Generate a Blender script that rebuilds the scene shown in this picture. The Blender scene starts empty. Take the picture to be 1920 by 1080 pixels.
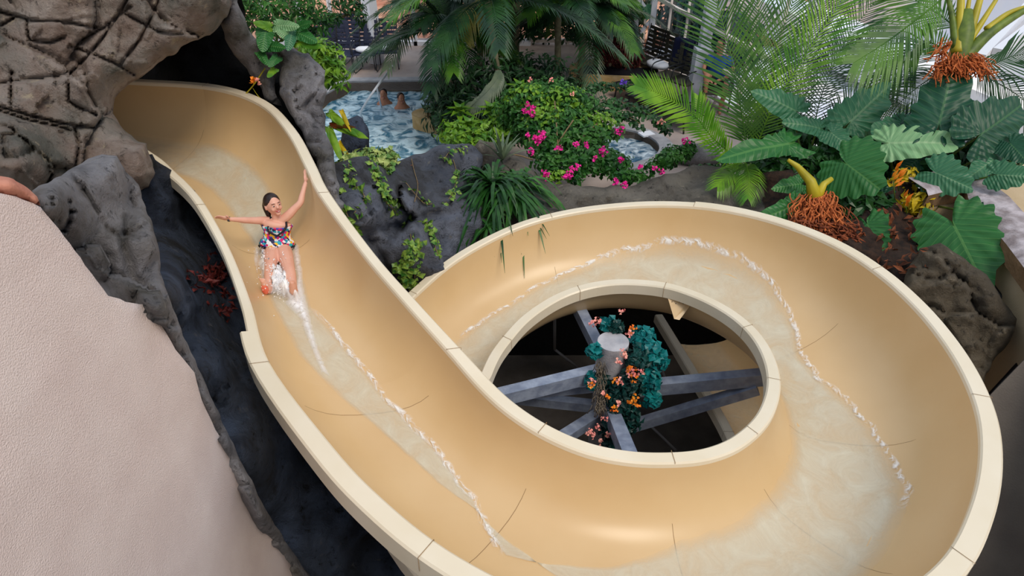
import bpy, math, random
from mathutils import Vector, Matrix, noise, geometry
random.seed(7)
F=1250.0; CAMZ=4.9; TH=math.radians(35.0); CT=math.cos(TH); ST=math.sin(TH)
col=bpy.context.scene.collection
V=Vector
def D(px,py,d):
    a=(px-960)/F; u=(540-py)/F
    return V((a*d,(CT+u*ST)*d,CAMZ+(-ST+u*CT)*d))
def P(px,py,z):
    u=(540-py)/F
    return D(px,py,(z-CAMZ)/(-ST+u*CT))
def proj(p):
    d=p[1]*CT-(p[2]-CAMZ)*ST; u=(p[1]*ST+(p[2]-CAMZ)*CT)/d
    return 960+F*p[0]/d, 540-F*u, d
R=random.uniform
# ---------------------------------------------------------------- materials
MATS={}
def srgb(c):
    return tuple(((x/255)/12.92 if x/255<=.04045 else ((x/255+.055)/1.055)**2.4) for x in c)+(1,)
def mat(name,c1,c2=None,scale=4.0,rough=.6,bump=0.0,bscale=30.0,spec=.4,extra=None,detail=6,metal=0.0):
    m=bpy.data.materials.new(name); m.use_nodes=True; nt=m.node_tree; N=nt.nodes; L=nt.links
    b=N['Principled BSDF']; b.inputs['Roughness'].default_value=rough
    b.inputs['Specular IOR Level'].default_value=spec; b.inputs['Metallic'].default_value=metal
    tc=N.new('ShaderNodeTexCoord')
    if c2 is None: b.inputs['Base Color'].default_value=srgb(c1)
    else:
        n=N.new('ShaderNodeTexNoise'); n.inputs['Scale'].default_value=scale; n.inputs['Detail'].default_value=detail
        r=N.new('ShaderNodeValToRGB'); r.color_ramp.elements[0].position=.35; r.color_ramp.elements[1].position=.65
        r.color_ramp.elements[0].color=srgb(c1); r.color_ramp.elements[1].color=srgb(c2)
        L.new(tc.outputs['Object'],n.inputs['Vector']); L.new(n.outputs['Fac'],r.inputs['Fac']); L.new(r.outputs['Color'],b.inputs['Base Color'])
    if bump:
        n2=N.new('ShaderNodeTexNoise'); n2.inputs['Scale'].default_value=bscale; n2.inputs['Detail'].default_value=8
        bp=N.new('ShaderNodeBump'); bp.inputs['Strength'].default_value=bump; bp.inputs['Distance'].default_value=.02
        L.new(tc.outputs['Object'],n2.inputs['Vector']); L.new(n2.outputs['Fac'],bp.inputs['Height']); L.new(bp.outputs['Normal'],b.inputs['Normal'])
    if extra: extra(nt,b,tc)
    MATS[name]=m; return m
def rockmat(name,base,light,stain,spots,dark,bump=.9,sc=1.0):
    m=bpy.data.materials.new(name); m.use_nodes=True; nt=m.node_tree; N=nt.nodes; L=nt.links
    b=N['Principled BSDF']; b.inputs['Roughness'].default_value=.75; b.inputs['Specular IOR Level'].default_value=.3
    tc=N.new('ShaderNodeTexCoord')
    def ns(s,d=8,r=.6):
        n=N.new('ShaderNodeTexNoise'); n.inputs['Scale'].default_value=s*sc; n.inputs['Detail'].default_value=d; n.inputs['Roughness'].default_value=r
        L.new(tc.outputs['Object'],n.inputs['Vector']); return n.outputs['Fac']
    def ramp(f,a,bb,lo,hi):
        r=N.new('ShaderNodeValToRGB'); e=r.color_ramp.elements; e[0].position=lo; e[1].position=hi; e[0].color=a; e[1].color=bb
        L.new(f,r.inputs['Fac']); return r.outputs['Color']
    def mix(f,a,bb):
        x=N.new('ShaderNodeMixRGB'); L.new(f,x.inputs[0])
        for i,q in ((1,a),(2,bb)):
            if isinstance(q,tuple): x.inputs[i].default_value=q
            else: L.new(q,x.inputs[i])
        return x.outputs[0]
    c=ramp(ns(2.2),srgb(base),srgb(light),.35,.65)
    c=mix(ramp(ns(1.1),(0,0,0,1),(1,1,1,1),.48,.62),c,srgb(stain))
    c=mix(ramp(ns(5.5,10,.7),(0,0,0,1),(.8,.8,.8,1),.60,.66),c,srgb(spots))
    c=mix(ramp(ns(9,10,.75),(1,1,1,1),(0,0,0,1),.34,.44),c,srgb(dark))
    L.new(c,b.inputs['Base Color'])
    add=N.new('ShaderNodeMath'); add.operation='ADD'
    L.new(ns(7,12,.65),add.inputs[0])
    mu=N.new('ShaderNodeMath'); mu.operation='MULTIPLY'; mu.inputs[1].default_value=.3; L.new(ns(60,6,.7),mu.inputs[0]); L.new(mu.outputs[0],add.inputs[1])
    bp=N.new('ShaderNodeBump'); bp.inputs['Strength'].default_value=1.0; bp.inputs['Distance'].default_value=.11
    L.new(add.outputs[0],bp.inputs['Height']); L.new(bp.outputs['Normal'],b.inputs['Normal'])
    MATS[name]=m; return m
rockmat('rock_warm',(134,114,102),(192,178,168),(106,104,96),(188,172,146),(58,48,42))
rockmat('rock_grey',(114,112,116),(178,174,178),(88,84,78),(152,146,136),(50,50,54))
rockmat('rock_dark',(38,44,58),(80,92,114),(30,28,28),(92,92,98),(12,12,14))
rockmat('rock_shade_black',(16,14,14),(26,24,24),(14,12,12),(30,27,25),(6,6,6))  # near-black colour stands in for the unlit cave and pit
rockmat('rock_blue',(78,84,98),(134,138,152),(66,66,70),(126,122,118),(30,32,38))
rockmat('rock_brown',(84,74,60),(130,116,96),(66,58,48),(146,132,112),(32,28,24))
rockmat('rock_low',(98,92,84),(144,136,124),(84,78,70),(158,148,132),(50,46,42),sc=1.3)
mat('terracotta',(176,108,88),(198,138,116),6,.8,.4,30)
mat('stucco',(226,206,200),(234,216,210),3,.9,.55,140)
mat('slide_in',(212,178,130),(218,186,140),1.2,.32,spec=.45)
mat('slide_rim_lit',(226,210,182),(232,218,194),2.0,.35,spec=.45)  # rim of the same slide, painted paler for the light on top
mat('seam',(150,120,84),rough=.8)
mat('steel',(120,130,152),(152,162,182),9,.45,.2,40,spec=.5)
mat('pipe',(150,148,150),rough=.5)
mat('concrete_floor',(86,80,74),(112,104,98),2,.9,.5,25)
mat('concrete_col',(168,166,172),(190,188,192),8,.85,.3,60)
mat('deck',(164,146,138),(190,174,166),1.3,.8,.3,40)
mat('coping',(150,148,152),(180,178,180),4,.7,.3,30)
mat('poolwall',(92,78,62),(120,104,84),5,.8)
mat('tan_stone',(196,160,104),(220,190,140),6,.8,.5,20)
mat('redearth',(196,122,92),(232,176,140),1.5,.9,.5,8)
mat('daylit_ground',(226,232,246),(246,240,234),.6,.9)  # near-white colour stands in for the stronger daylight outdoors
mat('white_paint',(224,226,234),rough=.5)
mat('frame_warm',(236,222,212),rough=.5)
mat('chair_navy',(38,44,66),(52,58,82),30,.6)
mat('chair_frame',(36,38,44),rough=.4)
mat('towel_white',(238,240,248),rough=.95)
mat('towel_navy',(20,26,58),rough=.95)
mat('mesh_olive',(84,80,64),(52,50,44),50,.8)
mat('skin',(222,164,142),(230,176,154),6,.5,spec=.35)
mat('skin_tan',(190,130,100),rough=.55)
mat('sole_red',(226,96,74),(236,128,104),14,.5)
mat('hair',(34,22,20),(50,34,30),40,.35)
mat('black_cloth',(22,20,30),rough=.6)
mat('lip',(188,70,78),rough=.4)
mat('eye_dark',(50,30,26),rough=.4)
mat('teeth',(244,240,236),rough=.3)
mat('blue_shirt',(34,84,164),(28,70,146),12,.8)
mat('dark_shorts',(38,34,40),rough=.9)
mat('fibre',(150,72,34),(208,118,62),20,.9)
mat('root',(96,44,26),(150,78,42),16,.9)
mat('mulch',(30,20,14),(56,36,24),14,.95,.8,30)
mat('soil',(40,34,26),(62,54,40),6,.95,.6,20)
mat('trunk',(128,122,96),(96,90,70),12,.8,.4,30)
mat('stem_green',(66,86,26),(104,124,40),8,.5)
mat('stem_brown',(120,100,70),rough=.8)
mat('petiole_yellow',(150,140,30),(190,172,40),3,.45)
mat('magenta',(226,20,140),(240,40,160),10,.6)
mat('pink',(236,130,130),(250,180,160),10,.6)
mat('orange',(240,110,20),(250,160,40),10,.5)
mat('violet',(110,70,200),rough=.6)
mat('red_toy',(130,14,14),rough=.4); mat('blue_toy',(20,90,190),rough=.35); mat('yellow_toy',(240,170,20),rough=.4)
mat('black_pipe',(18,12,14),rough=.5)
mat('tan_wall',(196,172,136),(206,182,148),2,.9,.3,60)
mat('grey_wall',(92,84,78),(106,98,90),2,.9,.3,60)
mat('cap_stone',(130,118,118),(186,176,180),7,.85,.9,18)
mat('cap_brown',(112,84,56),(134,104,74),5,.8,.6,20)
mat('moss_grey',(132,120,104),(100,90,78),30,.95)
mat('silver_dark',(70,72,78),rough=.4)
def leafmat(name,c1,c2,rough=.4,scale=3.0,trans=.14):
    m=bpy.data.materials.new(name); m.use_nodes=True; nt=m.node_tree; N=nt.nodes; L=nt.links
    b=N['Principled BSDF']; b.inputs['Roughness'].default_value=rough; b.inputs['Specular IOR Level'].default_value=.35
    tc=N.new('ShaderNodeTexCoord'); n=N.new('ShaderNodeTexNoise'); n.inputs['Scale'].default_value=scale; n.inputs['Detail'].default_value=3
    r=N.new('ShaderNodeValToRGB'); r.color_ramp.elements[0].position=.38; r.color_ramp.elements[1].position=.62
    r.color_ramp.elements[0].color=srgb(c1); r.color_ramp.elements[1].color=srgb(c2)
    L.new(tc.outputs['Object'],n.inputs['Vector']); L.new(n.outputs['Fac'],r.inputs['Fac']); L.new(r.outputs['Color'],b.inputs['Base Color'])
    t=N.new('ShaderNodeBsdfTranslucent'); L.new(r.outputs['Color'],t.inputs['Color'])
    mx=N.new('ShaderNodeMixShader'); mx.inputs[0].default_value=trans
    L.new(b.outputs[0],mx.inputs[1]); L.new(t.outputs[0],mx.inputs[2]); L.new(mx.outputs[0],N['Material Output'].inputs['Surface'])
    MATS[name]=m; return m
leafmat('palm_dark',(18,50,28),(44,82,40)); leafmat('palm_mid',(34,80,20),(78,122,30)); leafmat('palm_light',(66,122,18),(120,164,34))
leafmat('palm_grey',(84,104,84),(120,134,104)); leafmat('palm_yellow',(150,140,60),(120,120,50))
leafmat('leaf_bright',(70,120,32),(124,164,44),.4,5); leafmat('leaf_dark',(20,56,22),(44,90,34),.35,6); leafmat('leaf_mid',(34,84,30),(66,116,44),.4,5)
leafmat('ivy',(50,100,36),(140,170,70),.4,14); leafmat('teal',(6,100,104),(20,130,130),.4,8,.15); leafmat('teal_dark',(14,50,48),(22,74,70),.4,8,.15)
leafmat('croton',(120,50,20),(60,70,20),.5,8); leafmat('redleaf',(70,22,24),(110,40,34),.6,14,.1); leafmat('brownleaf',(90,46,24),(130,70,36),.7,14,.1)
leafmat('leaf_yellow',(200,170,20),(170,150,20),.5,6); leafmat('variegated',(90,130,60),(190,200,120),.45,9)
def earmat(name,c1,c2,vein):
    m=bpy.data.materials.new(name); m.use_nodes=True; nt=m.node_tree; N=nt.nodes; L=nt.links
    b=N['Principled BSDF']; b.inputs['Roughness'].default_value=.42; b.inputs['Specular IOR Level'].default_value=.4
    uv=N.new('ShaderNodeUVMap'); uv.uv_map='UVMap'; sp=N.new('ShaderNodeSeparateXYZ'); L.new(uv.outputs[0],sp.inputs[0])
    def mth(op,a,bb=None,c=None):
        x=N.new('ShaderNodeMath'); x.operation=op
        for i,q in enumerate((a,bb,c)):
            if q is None: continue
            if isinstance(q,(int,float)): x.inputs[i].default_value=q
            else: L.new(q,x.inputs[i])
        return x.outputs[0]
    au=mth('ABSOLUTE',sp.outputs[0])
    s=mth('SUBTRACT',sp.outputs[1],mth('MULTIPLY',au,.55)); s=mth('FRACT',mth('MULTIPLY',s,9.0))
    lat=mth('LESS_THAN',mth('ABSOLUTE',mth('SUBTRACT',s,.5)),.035)
    mid=mth('LESS_THAN',au,.018); v=mth('MAXIMUM',lat,mid)
    tc=N.new('ShaderNodeTexCoord'); n=N.new('ShaderNodeTexNoise'); n.inputs['Scale'].default_value=4; L.new(tc.outputs['Object'],n.inputs['Vector'])
    mix=N.new('ShaderNodeMixRGB'); mix.inputs[1].default_value=srgb(c1); mix.inputs[2].default_value=srgb(c2); L.new(n.outputs['Fac'],mix.inputs[0])
    mv=N.new('ShaderNodeMixRGB'); L.new(mth('MULTIPLY',v,.32),mv.inputs[0]); L.new(mix.outputs[0],mv.inputs[1]); mv.inputs[2].default_value=srgb(vein)
    L.new(mv.outputs[0],b.inputs['Base Color'])
    bp=N.new('ShaderNodeBump'); bp.inputs['Strength'].default_value=.6; bp.inputs['Distance'].default_value=.02
    L.new(mth('ABSOLUTE',mth('SUBTRACT',s,.5)),bp.inputs['Height']); L.new(bp.outputs[0],b.inputs['Normal'])
    t=N.new('ShaderNodeBsdfTranslucent'); L.new(mv.outputs[0],t.inputs['Color']); mx=N.new('ShaderNodeMixShader'); mx.inputs[0].default_value=.2
    L.new(b.outputs[0],mx.inputs[1]); L.new(t.outputs[0],mx.inputs[2]); L.new(mx.outputs[0],N['Material Output'].inputs['Surface'])
    MATS[name]=m
earmat('ear_green',(22,88,36),(56,122,54),(120,170,90)); earmat('ear_teal',(30,92,62),(66,126,86),(140,180,130))
earmat('ear_pale',(104,154,104),(152,196,140),(190,215,165)); earmat('ear_dark',(14,62,42),(26,84,56),(90,140,80))
def stripes_uv(name,base,fn): pass
def swimmat():
    m=bpy.data.materials.new('swimsuit'); m.use_nodes=True; nt=m.node_tree; N=nt.nodes; L=nt.links
    b=N['Principled BSDF']; b.inputs['Roughness'].default_value=.6
    tc=N.new('ShaderNodeTexCoord'); v=N.new('ShaderNodeTexVoronoi'); v.inputs['Scale'].default_value=42; L.new(tc.outputs['Object'],v.inputs['Vector'])
    sp=N.new('ShaderNodeSeparateColor'); L.new(v.outputs['Color'],sp.inputs[0])
    r=N.new('ShaderNodeValToRGB'); r.color_ramp.interpolation='CONSTANT'; e=r.color_ramp.elements
    cs=[(30,30,80),(236,236,244),(20,170,190),(230,30,120),(246,190,20),(235,235,245),(60,60,170),(200,20,90),(30,150,180)]
    e[0].color=srgb(cs[0]); e[0].position=0; e[1].position=.12; e[1].color=srgb(cs[1])
    for i,c in enumerate(cs[2:]): q=e.new(.24+i*.11); q.color=srgb(c)
    L.new(sp.outputs[0],r.inputs['Fac']); L.new(r.outputs['Color'],b.inputs['Base Color']); MATS['swimsuit']=m
swimmat()
def watermat(name,deep,light,scale,bump,foam=.62,rough=.08,stretch=(1,1,1)):
    m=bpy.data.materials.new(name); m.use_nodes=True; nt=m.node_tree; N=nt.nodes; L=nt.links
    b=N['Principled BSDF']; b.inputs['Roughness'].default_value=rough; b.inputs['Specular IOR Level'].default_value=.6
    tc=N.new('ShaderNodeTexCoord'); mp=N.new('ShaderNodeMapping'); mp.inputs['Scale'].default_value=stretch; L.new(tc.outputs['Object'],mp.inputs[0])
    n=N.new('ShaderNodeTexNoise'); n.inputs['Scale'].default_value=scale; n.inputs['Detail'].default_value=4; n.inputs['Distortion'].default_value=1.4; L.new(mp.outputs[0],n.inputs['Vector'])
    r=N.new('ShaderNodeValToRGB'); e=r.color_ramp.elements; e[0].position=.40; e[1].position=foam; e[0].color=srgb(deep); e[1].color=srgb(light)
    L.new(n.outputs['Fac'],r.inputs['Fac']); L.new(r.outputs['Color'],b.inputs['Base Color'])
    bp=N.new('ShaderNodeBump'); bp.inputs['Strength'].default_value=bump; bp.inputs['Distance'].default_value=.08; L.new(n.outputs['Fac'],bp.inputs['Height']); L.new(bp.outputs[0],b.inputs['Normal'])
    MATS[name]=m
watermat('pool_water',(52,116,144),(206,234,246),3.4,.8,.58)
watermat('tub_water',(50,100,130),(226,240,250),4,.9,.6)
def filmmat(name,colr,a0,a1,lo,hi,scale,rough=.25,stretch=(1,1,1)):
    m=bpy.data.materials.new(name); m.use_nodes=True; nt=m.node_tree; N=nt.nodes; L=nt.links
    b=N['Principled BSDF']; b.inputs['Base Color'].default_value=srgb(colr); b.inputs['Roughness'].default_value=rough
    uv=N.new('ShaderNodeUVMap'); uv.uv_map='UVMap'; mp=N.new('ShaderNodeMapping'); mp.inputs['Scale'].default_value=stretch; L.new(uv.outputs[0],mp.inputs[0])
    n=N.new('ShaderNodeTexNoise'); n.inputs['Scale'].default_value=scale; n.inputs['Detail'].default_value=7; n.inputs['Roughness'].default_value=.65; n.inputs['Distortion'].default_value=.8; L.new(mp.outputs[0],n.inputs['Vector'])
    mr=N.new('ShaderNodeMapRange'); mr.inputs[1].default_value=lo; mr.inputs[2].default_value=hi; mr.inputs[3].default_value=a0; mr.inputs[4].default_value=a1
    L.new(n.outputs['Fac'],mr.inputs[0])
    at=N.new('ShaderNodeAttribute'); at.attribute_name='fade'; mu=N.new('ShaderNodeMath'); mu.operation='MULTIPLY'; L.new(mr.outputs[0],mu.inputs[0]); L.new(at.outputs['Fac'],mu.inputs[1])
    L.new(mu.outputs[0],b.inputs['Alpha'])
    bp=N.new('ShaderNodeBump'); bp.inputs['Strength'].default_value=.5; bp.inputs['Distance'].default_value=.02; L.new(n.outputs['Fac'],bp.inputs['Height']); L.new(bp.outputs[0],b.inputs['Normal'])
    if name=='splash': bp.inputs['Strength'].default_value=.12
    MATS[name]=m
filmmat('water_film',(228,222,200),.42,.78,.35,.70,4,.16,(1.0,1.0,1))
filmmat('foam_line',(252,252,250),.0,.95,.42,.62,14,.5)
filmmat('splash',(252,252,255),.45,1.0,.32,.50,9,.4)
def glassmat():
    m=bpy.data.materials.new('glass'); m.use_nodes=True; nt=m.node_tree; N=nt.nodes; L=nt.links
    for n in list(N):
        if n.type!='OUTPUT_MATERIAL': N.remove(n)
    t=N.new('ShaderNodeBsdfTransparent'); g=N.new('ShaderNodeBsdfGlossy'); g.inputs['Roughness'].default_value=.03; t.inputs[0].default_value=(.93,.96,1,1)
    mx=N.new('ShaderNodeMixShader'); mx.inputs[0].default_value=.12; L.new(t.outputs[0],mx.inputs[1]); L.new(g.outputs[0],mx.inputs[2]); L.new(mx.outputs[0],N['Material Output'].inputs[0]); MATS['glass']=m
glassmat()
mat('droplet',(250,250,255),rough=.1,spec=.8)
# ---------------------------------------------------------------- object helpers
def link(o): col.objects.link(o); return o
def tag(o,label=None,cat=None,group=None,kind=None):
    if label: o['label']=label
    if cat: o['category']=cat
    if group: o['group']=group
    if kind: o['kind']=kind
    return o
def thing(name,loc,label,cat,group=None,kind=None):
    e=bpy.data.objects.new(name,None); e.location=loc; e.empty_display_size=.1; link(e); return tag(e,label,cat,group,kind)
def wloc(o):
    v=V(o.location)
    while o.parent is not None:
        if o.type=='EMPTY' : pass
        o=o.parent
        if o.type=='EMPTY': v=v+V(o.location)
    return v
class MB:
    def __init__(s): s.v=[]; s.f=[]; s.uv=[]; s.fade=[]; s.useuv=False
    def a(s,p,uv=(0,0),fd=1.0): s.v.append(tuple(p)); s.uv.append(uv); s.fade.append(fd); return len(s.v)-1
    def face(s,*i): s.f.append(tuple(i))
    def poly(s,pts,uvs=None):
        n=len(s.v)
        for k,p in enumerate(pts): s.a(p,uvs[k] if uvs else (0,0))
        s.f.append(tuple(range(n,n+len(pts))))
    def box(s,c,sz,M=None):
        hx,hy,hz=sz[0]/2,sz[1]/2,sz[2]/2; n=len(s.v)
        for dx,dy,dz in ((-1,-1,-1),(1,-1,-1),(1,1,-1),(-1,1,-1),(-1,-1,1),(1,-1,1),(1,1,1),(-1,1,1)):
            p=V((dx*hx,dy*hy,dz*hz))
            if M is not None: p=M@p
            s.a(V(c)+p)
        for q in ((0,3,2,1),(4,5,6,7),(0,1,5,4),(1,2,6,5),(2,3,7,6),(3,0,4,7)): s.face(*[n+i for i in q])
    def beam(s,p,q,w,h):
        p,q=V(p),V(q); d=q-p; M=d.to_track_quat('Y','Z').to_matrix(); s.box((p+q)/2,(w,d.length,h),M)
    def tube(s,path,rad,n=8,cap=True,squash=None,pu0=None):
        path=[V(p) for p in path]; m=len(path)
        if not isinstance(rad,(list,tuple)): rad=[rad]*m
        up=V((0,0,1)); rings=[]; pu=V(pu0) if pu0 is not None else None
        for i,p in enumerate(path):
            t=(path[min(i+1,m-1)]-path[max(i-1,0)])
            if t.length<1e-9: t=V((0,0,1))
            t.normalize()
            if pu is None:
                pu=up if abs(t.z)<.95 else V((1,0,0))
            x=t.cross(pu).normalized() if t.cross(pu).length>1e-6 else V((1,0,0)); y=x.cross(t); pu=y
            r=rad[i]; base=len(s.v)
            for k in range(n):
                a=2*math.pi*k/n; s.a(p+x*(math.cos(a)*r)+y*(math.sin(a)*r*(squash or 1)))
            rings.append(base)
        for i in range(m-1):
            for k in range(n): s.face(rings[i]+k,rings[i]+(k+1)%n,rings[i+1]+(k+1)%n,rings[i+1]+k)
        if cap:
            s.f.append(tuple(reversed(range(rings[0],rings[0]+n)))); s.f.append(tuple(range(rings[-1],rings[-1]+n)))
    def ell(s,c,r,M=None,nu=12,nv=8,fn=None):
        c=V(c); base=len(s.v)
        for j in range(nv+1):
            ph=math.pi*j/nv
            for i in range(nu):
                th=2*math.pi*i/nu
                p=V((math.sin(ph)*math.cos(th)*r[0],math.sin(ph)*math.sin(th)*r[1],math.cos(ph)*r[2]))
                if fn: p=fn(p)
                if M is not None: p=M@p
                s.a(c+p)
        for j in range(nv):
            for i in range(nu):
                a=base+j*nu+i; b=base+j*nu+(i+1)%nu
                s.face(a,a+nu,b+nu,b)
    def build(s,name,m,parent=None,smooth=True,label=None):
        me=bpy.data.meshes.new(name); me.from_pydata(s.v,[],s.f)
        if s.useuv:
            ul=me.uv_layers.new(name='UVMap')
            for lp in me.loops: ul.data[lp.index].uv=s.uv[lp.vertex_index]
            at=me.attributes.new('fade','FLOAT','POINT')
            for i,x in enumerate(s.fade): at.data[i].value=x
        me.materials.append(MATS[m])
        if smooth: me.polygons.foreach_set('use_smooth',[True]*len(me.polygons))
        me.update()
        o=bpy.data.objects.new(name,me); link(o)
        if parent:
            o.parent=parent
            if parent.type=='EMPTY': o.matrix_parent_inverse=Matrix.Translation(-V(parent.location))
        if label: o['label']=label
        return o
def copy_tree(o,parent=None):
    c=o.copy(); col.objects.link(c)
    if parent: c.parent=parent; c.matrix_parent_inverse=o.matrix_parent_inverse.copy()
    for ch in [x for x in o.children]: copy_tree(ch,c)
    return c
def inpoly(x,y,P_):
    r=False; n=len(P_); j=n-1
    for i in range(n):
        xi,yi=P_[i]; xj,yj=P_[j]
        if (yi>y)!=(yj>y) and x<(xj-xi)*(y-yi)/(yj-yi)+xi: r=not r
        j=i
    return r
def segd(x,y,a,b):
    dx,dy=b[0]-a[0],b[1]-a[1]; L=dx*dx+dy*dy
    t=0 if L==0 else max(0,min(1,((x-a[0])*dx+(y-a[1])*dy)/L))
    return math.hypot(x-a[0]-t*dx,y-a[1]-t*dy)
def bdist(x,y,poly): return min(segd(x,y,poly[i],poly[(i+1)%len(poly)]) for i in range(len(poly)))
def idw(ctrl):
    def f(x,y):
        s=w=0
        for cx,cy,d in ctrl:
            q=1/((x-cx)**2+(y-cy)**2+60); s+=q*d; w+=q
        return s/w
    return f
def triang(poly,step,seglen):
    pts=[]; n=len(poly)
    for i in range(n):
        a,b=poly[i],poly[(i+1)%n]; L=math.hypot(b[0]-a[0],b[1]-a[1]); k=max(1,int(L/seglen))
        for j in range(k): pts.append((a[0]+(b[0]-a[0])*j/k,a[1]+(b[1]-a[1])*j/k))
    return pts
def fac(p,s,seed=0):
    q=V((p.x*s+seed*7.3,p.y*s+seed*3.1,p.z*s-seed*5.7)); q=q+noise.noise_vector(q*1.5)*.18
    r=noise.voronoi(q); c=r[1][0]; h=noise.cell_vector(c*9.7+V((.5,.5,.5)))
    g=(q-c); return .5+(h.x*.5)*.6+ (g.x*h.y+g.y*h.z+g.z*h.x)*.9, r[0][1]-r[0][0]
def rock(name,poly,depth,thick,m,label,cat='rock',step=12,bulge=.35,bw=60,amp=.10,facet=.12,cracks=(),cw=7,cdep=.12,jit=3,seed=0,kind=None,group=None,parent=None,fs=1.3,mats=None):
    """closed boulder: near face from its outline at its own distance, far face `thick` behind"""
    dep=idw(depth) if isinstance(depth,(list,tuple)) else depth
    b=triang(poly,step,step)
    rnd=random.Random(seed+5)
    b=[(x+noise.noise(V((x*.045,y*.045,seed)))*jit*2,y+noise.noise(V((x*.045,y*.045,seed+9)))*jit*2) for x,y in b]
    nb=len(b); x0=min(p[0] for p in b); x1=max(p[0] for p in b); y0=min(p[1] for p in b); y1=max(p[1] for p in b)
    inner=[]; y=y0+step*.6; row=0
    while y<y1:
        x=x0+(step*.5 if row%2 else 0)
        while x<x1:
            if inpoly(x,y,b) and bdist(x,y,b)>step*.55: inner.append((x,y))
            x+=step
        y+=step*.87; row+=1
    allp=[V(p) for p in b+inner]
    vo,ed,fa,ov,oe,of=geometry.delaunay_2d_cdt(allp,[],[list(range(nb))],1,1e-4)
    mb=MB(); n=len(vo); cum=[]
    isb=[False]*n
    for i,o in enumerate(ov):
        if any(k<nb for k in o): isb[i]=True
    eds=[]
    for i,p in enumerate(vo):
        e=0 if isb[i] else bdist(p.x,p.y,b); t=min(1,e/bw); k=math.sqrt(max(0,1-(1-t)**2)); eds.append(k)
        d=dep(p.x,p.y); w=D(p.x,p.y,d)
        q=noise.fractal(w*1.4+V((seed,0,0)),1.0,2.0,5)*amp+noise.fractal(w*5+V((seed,9,0)),.8,2.0,4)*amp*.28
        c,g=fac(w,fs,seed); c2,g2=fac(w,fs*2.3,seed+3)
        dd=q+(c-.5)*facet*2.4+(c2-.5)*facet*.8-max(0,1-g/.08)*facet*.5
        cr=0
        for line in cracks:
            s_=min(segd(p.x,p.y,line[j],line[j+1]) for j in range(len(line)-1))
            if s_<cw: cr=max(cr,cdep*(1-s_/cw))
        d2=d-bulge*k-dd*(.25+.75*k)+cr
        mb.a(D(p.x,p.y,d2))
    back={}
    for i,p in enumerate(vo):
        if isb[i]: back[i]=i
        else: back[i]=mb.a(D(p.x,p.y,dep(p.x,p.y)+thick*eds[i]))
    for f in fa:
        f=list(f); mb.f.append(tuple(reversed(f))); mb.f.append(tuple(back[i] for i in f))
    if parent is not None: return mb.build(name,m,parent)
    o=mb.build(name,m); tag(o,label,cat,group,kind); return o
def plate(name,outer,holes,z,th,m,kind=None,label=None,cat=None,fill=None):
    pts=[];cons=[]
    for lp in [outer]+holes:
        s=len(pts); pts+= [V(p) for p in lp]; cons+=[(s+i,s+(i+1)%len(lp)) for i in range(len(lp))]
    vo,ed,fa,_,_,_=geometry.delaunay_2d_cdt(pts,cons,[],0,1e-5)
    mb=MB()
    for p in vo: mb.a((p.x,p.y,z))
    n=len(vo)
    for p in vo: mb.a((p.x,p.y,z-th))
    for f in fa:
        c=sum((vo[i] for i in f),V((0,0)))/len(f)
        if inpoly(c.x,c.y,outer) and not any(inpoly(c.x,c.y,h) for h in holes):
            mb.f.append(tuple(f)); mb.f.append(tuple(n+i for i in reversed(f)))
    for lp in [outer]+holes:
        idx=[min(range(n),key=lambda k:(vo[k]-V(q)).length) for q in lp]
        for i in range(len(idx)): a,b=idx[i],idx[(i+1)%len(idx)]; mb.f.append((a,b,n+b,n+a))
    o=mb.build(name,m,smooth=False); tag(o,label,cat,None,kind); return o
def cr1(pts,k=8):
    out=[]; n=len(pts); pts=[V(p) for p in pts]
    for i in range(n-1):
        p0,p1,p2,p3=pts[max(i-1,0)],pts[i],pts[i+1],pts[min(i+2,n-1)]
        for j in range(k):
            t=j/k
            out.append(.5*((2*p1)+(p2-p0)*t+(2*p0-5*p1+4*p2-p3)*t*t+(3*p1-p0-3*p2+p3)*t**3))
    out.append(pts[-1]); return out
#@@SLIDE
# ---------------------------------------------------------------- the slide
def tab(lst,x):
    if x<=lst[0][0]: return lst[0][1:]
    for a,b in zip(lst,lst[1:]):
        if x<=b[0]:
            t=(x-a[0])/(b[0]-a[0]); return tuple(p+(q-p)*t for p,q in zip(a[1:],b[1:]))
    return lst[-1][1:]
CX,CY=1.05,4.5
BT=[(211,1.60,1.53),(237,1.56,1.42),(251,1.53,1.36),(272,1.445,1.28),(287,1.40,1.22),(304,1.33,1.17),(323,1.27,1.12),(343,1.25,1.06),(363,1.28,1.0),(383,1.36,.94),(403,1.45,.88),(426,1.58,.80),(445,1.63,.73),(462,1.61,.67),(484,1.50,.60),(503,1.42,.55),(528,1.40,.46),(545,1.42,.38)]
AT=[(204,2.85,1.68),(219,2.68,1.62),(238,2.68,1.55),(270,2.70,1.46),(300,2.67,1.38),(321,2.58,1.34),(331,2.59,1.32),(344,2.59,1.29),(359,2.63,1.26),(374,2.71,1.23),(389,2.84,1.20),(409,2.94,1.14),(427,2.93,1.07),(446,2.81,.99),(467,2.74,.88),(482,2.67,.77),(492,2.65,.68),(506,2.61,.55),(528,2.6,.46),(545,2.6,.38)]
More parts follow.
